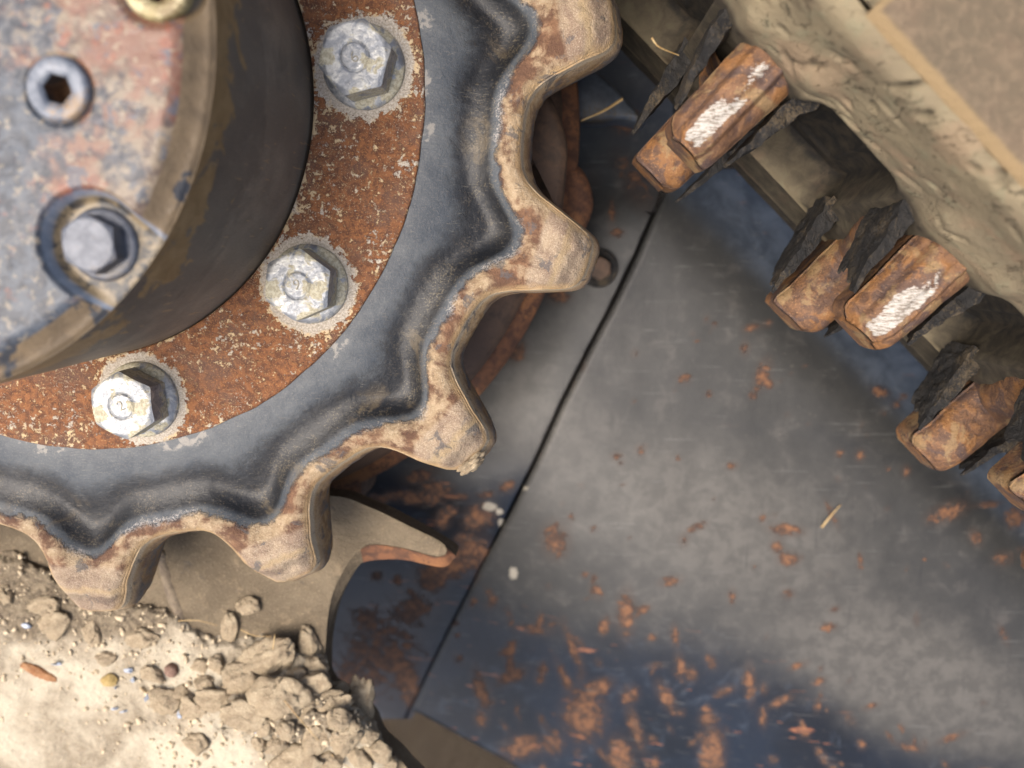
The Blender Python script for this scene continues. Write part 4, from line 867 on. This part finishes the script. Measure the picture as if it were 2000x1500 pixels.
topw = PX(t2[:, 0], t2[:, 1], zt_(t2)); botw = PX(b2[:, 0], b2[:, 1], zt_(b2)-0.006); deep = topw.copy(); deep = botw.copy(); deep[:, 2] -= 0.012
bm = bmesh.new(); rings = [[bm.verts.new(tuple(v-FL)) for v in R_] for R_ in (topw, botw, deep)]
m = len(topw)
for a, b in zip(rings, rings[1:]):
    for i in range(m): bm.faces.new((a[i], b[i], b[(i+1) % m], a[(i+1) % m]))
edge_faces = list(bm.faces)[:m]
from mathutils.geometry import delaunay_2d_cdt
for R_, W_ in ((rings[0], topw), (rings[-1], deep)):
    cd = delaunay_2d_cdt([Vector((float(v[0]), float(v[1]))) for v in W_], [(k, (k+1) % m) for k in range(m)], [], 1, 1e-7)
    for tri in cd[2]:
        kk_ = [cd[3][k][0] for k in tri]
        try: bm.faces.new([R_[k] for k in kk_])
        except ValueError: pass
bmesh.ops.recalc_face_normals(bm, faces=bm.faces)
o = from_bm('ledge_plate', bm, MAT['ledge'], fr, False)
# the rusty cut edge, laid just proud of the plate's bevel
a0, a1 = 6*6+2, 14*6+4
A = topw[a0:a1]+np.array([0, 0, 0.0006]); B = botw[a0:a1]+np.array([0, 0, 0.0006]); cdir = (B-A); A = A+cdir*0.05; B = B+cdir*0.03
B2 = B.copy(); B2[:, 2] -= 0.008
a2 = 28; A, B = A[:a2], B[:a2]
G = np.stack([A, (A+B)/2, B]); mk('cut_edge', G.reshape(-1, 3)-FL, grid_faces(3, len(A)), MAT['rust'], fr, False)
# standing rib on the ledge (the dark crease)
RIB = [(318, 1085), (332, 1150), (352, 1210), (372, 1270), (392, 1320)]
rc = cr_curve(RIB+[(420, 1380)], 6)[:30]; rw_ = []
for q_, (a, h_) in enumerate(((-20, -0.003), (-10, 0.0004), (2, 0.0012), (24, -0.003))):
    rw_.append(PX(rc[:, 0]+a, rc[:, 1], LZ+h_+0*rc[:, 0]+0.0008*fbm(np.stack([rc[:, 1]/14, 0*rc[:, 1]+q_, 0*rc[:, 1]], -1), 5, 3)))
mk('weld_rib', np.stack(rw_).reshape(-1, 3)-FL, grid_faces(4, len(rc)), MAT['rib'], fr, True)

def poly_mask(u, v, poly):
    """signed-ish distance (pixels) to a polygon, positive inside"""
    poly = np.array(poly, float); ins = np.zeros(u.shape, bool); dm = np.full(u.shape, 1e9); n = len(poly)
    for i in range(n):
        x1, y1 = poly[i]; x2, y2 = poly[(i+1) % n]
        cond = ((y1 > v) != (y2 > v)) & (u < (x2-x1)*(v-y1)/(y2-y1+1e-9)+x1); ins ^= cond
        t = np.clip(((u-x1)*(x2-x1)+(v-y1)*(y2-y1))/((x2-x1)**2+(y2-y1)**2), 0, 1)
        dm = np.minimum(dm, np.hypot(u-x1-t*(x2-x1), v-y1-t*(y2-y1)))
    return np.where(ins, dm, -dm)
st = 3.0
U, Vv = np.meshgrid(np.arange(-260, 830, st), np.arange(1040, 1640, st), indexing='xy')
DIRT = [(-400, 1000), (0, 1060), (120, 1120), (300, 1170), (400, 1230), (560, 1240), (630, 1290), (650, 1345), (712, 1380), (722, 1405), (735, 1440), (775, 1480), (800, 1515), (900, 1700), (-400, 1700)]
base = PX(U, Vv, LZ+0*U)
qn = base*1.0
md = poly_mask(U, Vv, DIRT)
med = md+16*fbm(qn*90, 12, 4)+9*fbm(qn*300, 15, 3)
heap = np.exp(-((U-590)/200)**2-((Vv-1405)/95)**2)
hgt = -0.004+0.0075*ss(-10, 30, med)+0.014*heap
rough_ = 0.25+0.75*np.clip(heap*1.3+0.5*ss(1290, 1180, Vv)*ss(420, 100, U), 0, 1)
hgt += (0.0030*fbm(qn*130, 51, 5)+0.0085*np.abs(fbm(qn*75, 55, 4))*heap*1.6)*rough_+0.0024*np.abs(fbm(qn*220, 57, 4))*rough_+0.0007*fbm(qn*420, 61, 3)
cell = np.abs(fbm(qn*60, 71, 3)); hgt -= 0.004*np.exp(-(cell/0.05)**2)*np.clip(heap*1.6-0.35, 0, 1)
cutd = poly_mask(U, Vv, [(-500, 900), (640, 900), (634, 1300), (648, 1350), (724, 1400), (742, 1450), (800, 1510), (960, 1720), (-500, 1760)])
cutd = cutd+7*fbm(qn*200, 91, 3)
hgt = np.where(cutd < 0, np.minimum(hgt, hgt+cutd*0.0016), hgt)
dV = PX(U, Vv, LZ+hgt-0.0*U)
keep = (cutd > -14)
Fd = grid_faces(*U.shape, flip=True); kf = keep.ravel()[Fd].all(1) & ((hgt+0.0045).ravel()[Fd] > 0.0008).any(1); Fd = Fd[kf]
used = np.unique(Fd); remap = -np.ones(U.size, int); remap[used] = np.arange(len(used))
o = mk('loose_dirt', dV.reshape(-1, 3)[used], remap[Fd], MAT['dirt'], None, True, dict(shade_grime=np.clip(ss(1300, 1200, Vv+0.05*U+40*fbm(qn*60, 44, 3))*ss(420, 300, U)+0.7*heap, 0, 1).ravel()[used]), loc=tuple(P(300, 1400, LZ))); o['kind'] = 'stuff'; o['label'] = 'dry tan dirt and dust heaped on the frame ledge'
def dirt_z(u, v):
    j = int(np.clip((u+260)/st, 0, U.shape[1]-1)); i = int(np.clip((v-1040)/st, 0, U.shape[0]-1)); return LZ+max(hgt[i, j], 0.0005)

_ico = {}
def ico(sub):
    if sub not in _ico:
        bm = bmesh.new(); bmesh.ops.create_icosphere(bm, subdivisions=sub, radius=1.0)
        _ico[sub] = (np.array([v.co[:] for v in bm.verts]), np.array([[v.index for v in f.verts] for f in bm.faces])); bm.free()
    return _ico[sub]
def clod(name, u, v, w, h, label, cat, mat='clod', turn=0, flat=0.62, seed=0, sub=4, lump=0.34, group=None, sink=0.45):
    V, F = ico(sub); zc = dirt_z(u, v); sc = (D0-zc)/F_PX
    k = 1+lump*fbm(V*1.4+seed*3.1, seed, 5, 0.6)
    R2 = np.random.default_rng(seed); 
    for _ in range(7):
        nn_ = R2.normal(size=3); nn_ /= np.linalg.norm(nn_); dd_ = R2.uniform(0.62, 0.9); dt = V@nn_
        k = np.where(dt > 0.02, np.minimum(k, dd_/np.maximum(dt, 0.02)), k)
    k = k+0.20*fbm(V*3.0+seed, seed+4, 5, 0.7)-0.12*np.exp(-(np.abs(fbm(V*1.2+seed*7, seed+8, 3))/0.05)**2)
    gr = 1.38 if name == 'dirt_clod' else 1.0
    Q = V*k[:, None]*np.array([gr*w/2*sc, gr*h/2*sc, flat*min(w, h)/2*sc])
    t = math.radians(turn); c, s = math.cos(t), math.sin(t); Q = Q@np.array([[c, s, 0], [-s, c, 0], [0, 0, 1]])
    o = mk(name, Q, F, MAT[mat], None, True); o.location = PX(u, v, zc+flat*min(w, h)/2*sc*(1-sink)); tag(o, label, cat, group); return o
G_ = 'dry dirt clods heaped on the frame ledge'
CL = 'crumbly tan dirt clod lying in the dry heap on the frame ledge'
BIG = [
 (520, 1290, 120, 62, 'long knobbly tan clod lying highest on the heap below the fourth tooth', 30, 4),
 (476, 1322, 62, 60, 'rounded clod joined to the lower end of the long knobbly clod', 0, 4),
 (552, 1362, 92, 84, 'biggest rounded tan clod in the middle of the dirt heap', 0, 4),
 (612, 1336, 70, 42, 'lumpy clod right of the biggest clod and left of the plate edge', 20, 4),
 (664, 1346, 34, 28, 'small round clod at the notch edge of the ledge', 0, 3),
 (706, 1362, 44, 74, 'upright clod overhanging the right end of the heap', 5, 4),
 (603, 1252, 36, 52, 'pointed clod leaning by the notch above the heap', 15, 4),
 (450, 1228, 30, 60, 'thin upright clod on the ledge above the heap', -10, 4),
 (484, 1183, 40, 34, 'small dusty clod alone on the ledge under the fourth tooth', 0, 3),
 (578, 1486, 90, 66, 'pale broken clod at the bottom edge of the ledge', 10, 4),
 (385, 1450, 42, 40, 'flat disc shaped clod lying on the smooth sandy dirt', 0, 3),
 (276, 1250, 56, 34, 'flat tan clod alone between the fifth tooth and the heap', 10, 4),
 (301, 1318, 44, 32, 'pointed tan clod beside the pinkish stone', -20, 4),
 (108, 1218, 50, 44, 'squarish yellow tan clod just below the fifth tooth', 25, 4),
 (92, 1182, 56, 32, 'flat brown clod left of the fifth tooth tip', 10, 4),
 (425, 1297, 30, 32, 'smooth grey pebble like clod left of the long knobbly clod', 0, 3),
 (322, 1372, 66, 44, 'wide flat clod at the left end of the heap', -8, 4),
 (376, 1383, 50, 44, 'cracked clod with a dark gap under it on the front of the heap', 0, 4),
 (478, 1398, 86, 60, 'broad clod on the front of the heap below the biggest clod', -10, 4),
 (426, 1364, 70, 46, 'pale clod between the cracked clod and the biggest clod', 0, 4)]
for i, (u, v, w, h, lab, tn, sb) in enumerate(BIG):
    clod('dirt_clod', u, v, w, h, lab, 'dirt clod', 'clod', tn, 0.75, 11+i, max(sb, 4), 0.55, G_, 0.62)
for i, (u, v, w, h) in enumerate([(642, 1374, 62, 44), (676, 1440, 66, 48), (618, 1441, 60, 44), (700, 1474, 54, 40), (738, 1468, 44, 40), (520, 1420, 46, 36), (560, 1424, 40, 30), (660, 1405, 50, 36), (640, 1480, 50, 40), (590, 1400, 44, 34), (690, 1408, 40, 34), (400, 1340, 40, 34), (450, 1350, 44, 30), (540, 1455, 40, 30), (505, 1450, 34, 26), (715, 1436, 40, 30), (760, 1494, 36, 30), (620, 1302, 40, 34), (580, 1322, 40, 30), (356, 1352, 36, 28), (392, 1300, 34, 26), (180, 1236, 40, 30), (8, 1160, 40, 28), (206, 1285, 40, 24), (666, 1375, 40, 30)]):
    lab = {(180, 1236): 'small clod directly right below the tip of the fifth tooth', (8, 1160): 'clod cut by the left picture edge beside the fifth tooth',
           (206, 1285): 'low flat clod on the sand above the small yellowish clod', (760, 1494): 'clod on the lower right rim of the heap at the picture bottom',
           (356, 1352): 'small clod just below right of the pinkish brown stone', (392, 1300): 'small clod left of the smooth grey pebble like clod',
           (666, 1375): 'small clod between the upright overhanging clod and the biggest clod'}.get((u, v), CL)
    clod('dirt_clod', u, v, w, h, lab, 'dirt clod', 'clod', (i*47) % 180, 0.9, 60+i, 4, 0.6, G_, 0.82)
clod('stone', 336, 1309, 32, 32, 'small pinkish brown stone half buried beside the pointed clod', 'stone', 'pink', 0, 0.8, 201, 3, 0.12)
clod('rust_flake', 74, 1312, 84, 26, 'orange brown rust flake lying on pale sand at the far left', 'flake', 'orange', -28, 0.45, 205, 4, 0.3)
clod('dirt_clod', 213, 1330, 28, 24, 'small yellowish clod on the sand left of the heap', 'dirt clod', 'yellow', 0, 0.7, 207, 3, 0.3)
clod('pebble', 52, 1222, 24, 16, 'tiny whitish pebble left of the squarish clod', 'pebble', 'chip', 0, 0.6, 209, 2, 0.2)
# fine grit: countless, one object
V0, F0 = ico(1); Vs, Fs = [], []; nn = 0
for i in range(2600):
    u, v = rng.uniform(-60, 800), rng.uniform(1075, 1520)
    if rng.random() > 0.25+0.9*math.exp(-((u-480)/260)**2-((v-1370)/110)**2)+0.35*(v < 1290 and u < 330)-0.22*(v > 1330 and u < 300): continue
    jj = (int((v-1040)/st), int((u+260)/st))
    if cutd[jj] < 4 or hgt[jj] < 0.0: continue
    w = min(0.00026*rng.lognormal(1.0, 0.5), 0.0016); zc = dirt_z(u, v)
    q = V0*(1+0.35*rng.normal(size=len(V0)))[:, None]*w*rng.uniform(0.7, 1.3, 3)
    Vs.append(q+PX(u, v, zc+w*0.15)); Fs.append(F0+nn); nn += len(V0)
o = mk('grit', np.concatenate(Vs), np.concatenate(Fs), MAT['crumb'], None, True); o['kind'] = 'stuff'; o['label'] = 'fine grit and crumbs scattered over the dirt'
# mud crumbs on the third tooth: part of it
bits = []
cb = P(920, 906, -0.008)
V, F = ico(4); k = 1+0.4*fbm(V*1.8, 300, 4)+0.25*fbm(V*5, 303, 3); Q = V*k[:, None]*np.array([0.0064, 0.0026, 0.0055]); a = math.radians(40); Q = Q@np.array([[math.cos(a), math.sin(a), 0], [-math.sin(a), math.cos(a), 0], [0, 0, 1]])
o = mk('mud_lump', Q, F, MAT['clod'], None, True); o.location = cb; tag(o, 'pale tan dried mud lump stuck to the tip of the third tooth', 'mud')

# ------------------------------------------------------------------ straw, chips
def strand(name, pts, w, label, cat, mat='straw', group=None, flat=0.6):
    """thin tapered stalk through (u, v, z) points"""
    W_ = np.array([P(*q) for q in pts]); out = []
    n = len(W_)
    for i in range(n-1):
        p0, p1, p2, p3 = W_[max(i-1, 0)], W_[i], W_[i+1], W_[min(i+2, n-1)]
        for t in np.linspace(0, 1, 7, endpoint=(i == n-2)):
            out.append(0.5*((2*p1)+(-p0+p2)*t+(2*p0-5*p1+4*p2-p3)*t*t+(-p0+3*p1-3*p2+p3)*t**3))
    out = np.array(out); tg = np.gradient(out, axis=0); tg /= np.linalg.norm(tg, axis=1)[:, None]
    sd_ = np.cross(tg, [0, 0, 1.0]); sd_ /= np.linalg.norm(sd_, axis=1)[:, None]+1e-9; up = np.cross(sd_, tg)
    m_ = 6; ph = np.arange(m_)*2*math.pi/m_; k = np.linspace(1, 0.45, len(out))[:, None, None]
    V = out[:, None]+k*w*(np.cos(ph)[None, :, None]*sd_[:, None]+flat*np.sin(ph)[None, :, None]*up[:, None])
    o = mk(name, V.reshape(-1, 3), grid_faces(len(out), m_, True), MAT[mat], None, True, loc=tuple(out[0])); tag(o, label, cat, group); return o
dz = lambda u, v: dirt_z(u, v)+0.0018
SG = 'dry straw stalks'
strand('straw_stalk', [(555, 1368, dz(555, 1368)+.004), (590, 1410, dz(590, 1410)+.006), (622, 1446, dz(622, 1446)+.001)], 0.00035, 'straight straw stalk lying across the biggest clod', 'straw', group=SG)
strand('straw_stalk', [(340, 1213, LZ+.002), (385, 1212, LZ+.004), (425, 1222, LZ+.002)], 0.0003, 'thin bent straw above the heap under the fourth tooth', 'straw', group=SG)
strand('straw_stalk', [(470, 1230, LZ+.004), (500, 1242, LZ+.008), (545, 1242, LZ+.006)], 0.0003, 'fine pale straw behind the long knobbly clod', 'straw', group=SG)
strand('straw_stalk', [(648, 1474, dz(648, 1474)), (668, 1490, dz(668, 1490)), (690, 1506, dz(690, 1506))], 0.00035, 'straw stalk at the bottom edge of the picture by the pale clod', 'straw', group=SG)
strand('straw_stalk', [(533, 1268, LZ+.018), (536, 1245, LZ+.020), (537, 1238, LZ+.022)], 0.00028, 'short straw standing upright on the long knobbly clod', 'straw', group=SG)
strand('straw_stalk', [(626, 1290, LZ+.004), (636, 1300, LZ+.005), (645, 1304, LZ+.003)], 0.00035, 'short straw sticking out over the notch edge', 'straw', group=SG)
strand('straw_stalk', [(272, 1342, dz(272, 1342)), (285, 1352, dz(285, 1352)), (300, 1350, dz(300, 1350))], 0.00028, 'thin straw left of the wide flat clod', 'straw', group=SG)
strand('straw_stalk', [(1273, 74, 0.02), (1288, 92, 0.018), (1326, 108, 0.012)], 0.0004, 'pale straw hanging in the dark track pocket at the top', 'straw', group=SG)
strand('straw_stalk', [(1216, 193, -0.10), (1180, 216, -0.10), (1135, 236, -0.10)], 0.0008, 'blurred straw bridging the gap under the first tooth', 'straw', group=SG)
strand('straw_stalk', [(398, 378, 0.0795-.03), (420, 366, 0.05), (436, 357, 0.05)], 0.00028, 'fine straw stuck on the dark hub wall', 'straw', group=SG)
strand('straw_stalk', [(1605, 1030, -0.15), (1625, 1005, -0.148), (1642, 986, -0.15)], 0.0007, 'slim orange straw lying on the big curved cover', 'straw', group=SG)
CG = 'pale blue paint chips'
chips = [(110, 1298, 34, 16), (322, 1370, 10, 12), (250, 1310, 22, 14), (240, 1391, 24, 12), (224, 1385, 18, 8), (288, 1362, 12, 30), (352, 1395, 18, 26), (390, 1353, 22, 9), (495, 1425, 24, 22), (258, 1330, 18, 16), (228, 1345, 20, 8), (512, 1455, 30, 12), (365, 1340, 12, 10), (632, 1493, 24, 12), (196, 1290, 22, 8)]
for i, (u, v, w, h) in enumerate(chips):
    zc = dirt_z(u, v)+0.0016; sc = (D0-zc)/F_PX; nseg = 7; an = np.sort(rng.uniform(0, 2*math.pi, nseg)); rr_ = rng.uniform(0.6, 1.1, nseg)
    top = np.stack([np.cos(an)*rr_*w/2*sc, np.sin(an)*rr_*h/2*sc, rng.normal(0, 0.0005, nseg)], 1); bot = top*[0.97, 0.97, 1]-[0, 0, 0.0004]
    V = np.concatenate([top, bot, [[0, 0, 0.0006]], [[0, 0, -0.0002]]]); j = np.arange(nseg); j1 = (j+1) % nseg
    F3 = np.concatenate([np.stack([j, j1, np.full(nseg, 2*nseg)], 1), np.stack([j1+nseg, j+nseg, np.full(nseg, 2*nseg+1)], 1)]); F4 = np.stack([j, j+nseg, j1+nseg, j1], 1)
    o = mk('paint_chip', V, [F3, F4], MAT['chip'], None, False); o.location = PX(u, v, zc); o.rotation_euler = (rng.normal(0, .25), rng.normal(0, .25), rng.uniform(0, 3) if w < 12 else 0)
    lab = {0: 'largest pale blue paint chip beside the orange rust flake', 8: 'pale blue paint chip wedged under the broad clod', 11: 'long grey blue chip at the front of the heap'}.get(i, 'small pale blue grey paint chip lying on the dry dirt')
    tag(o, lab, 'paint chip', CG)
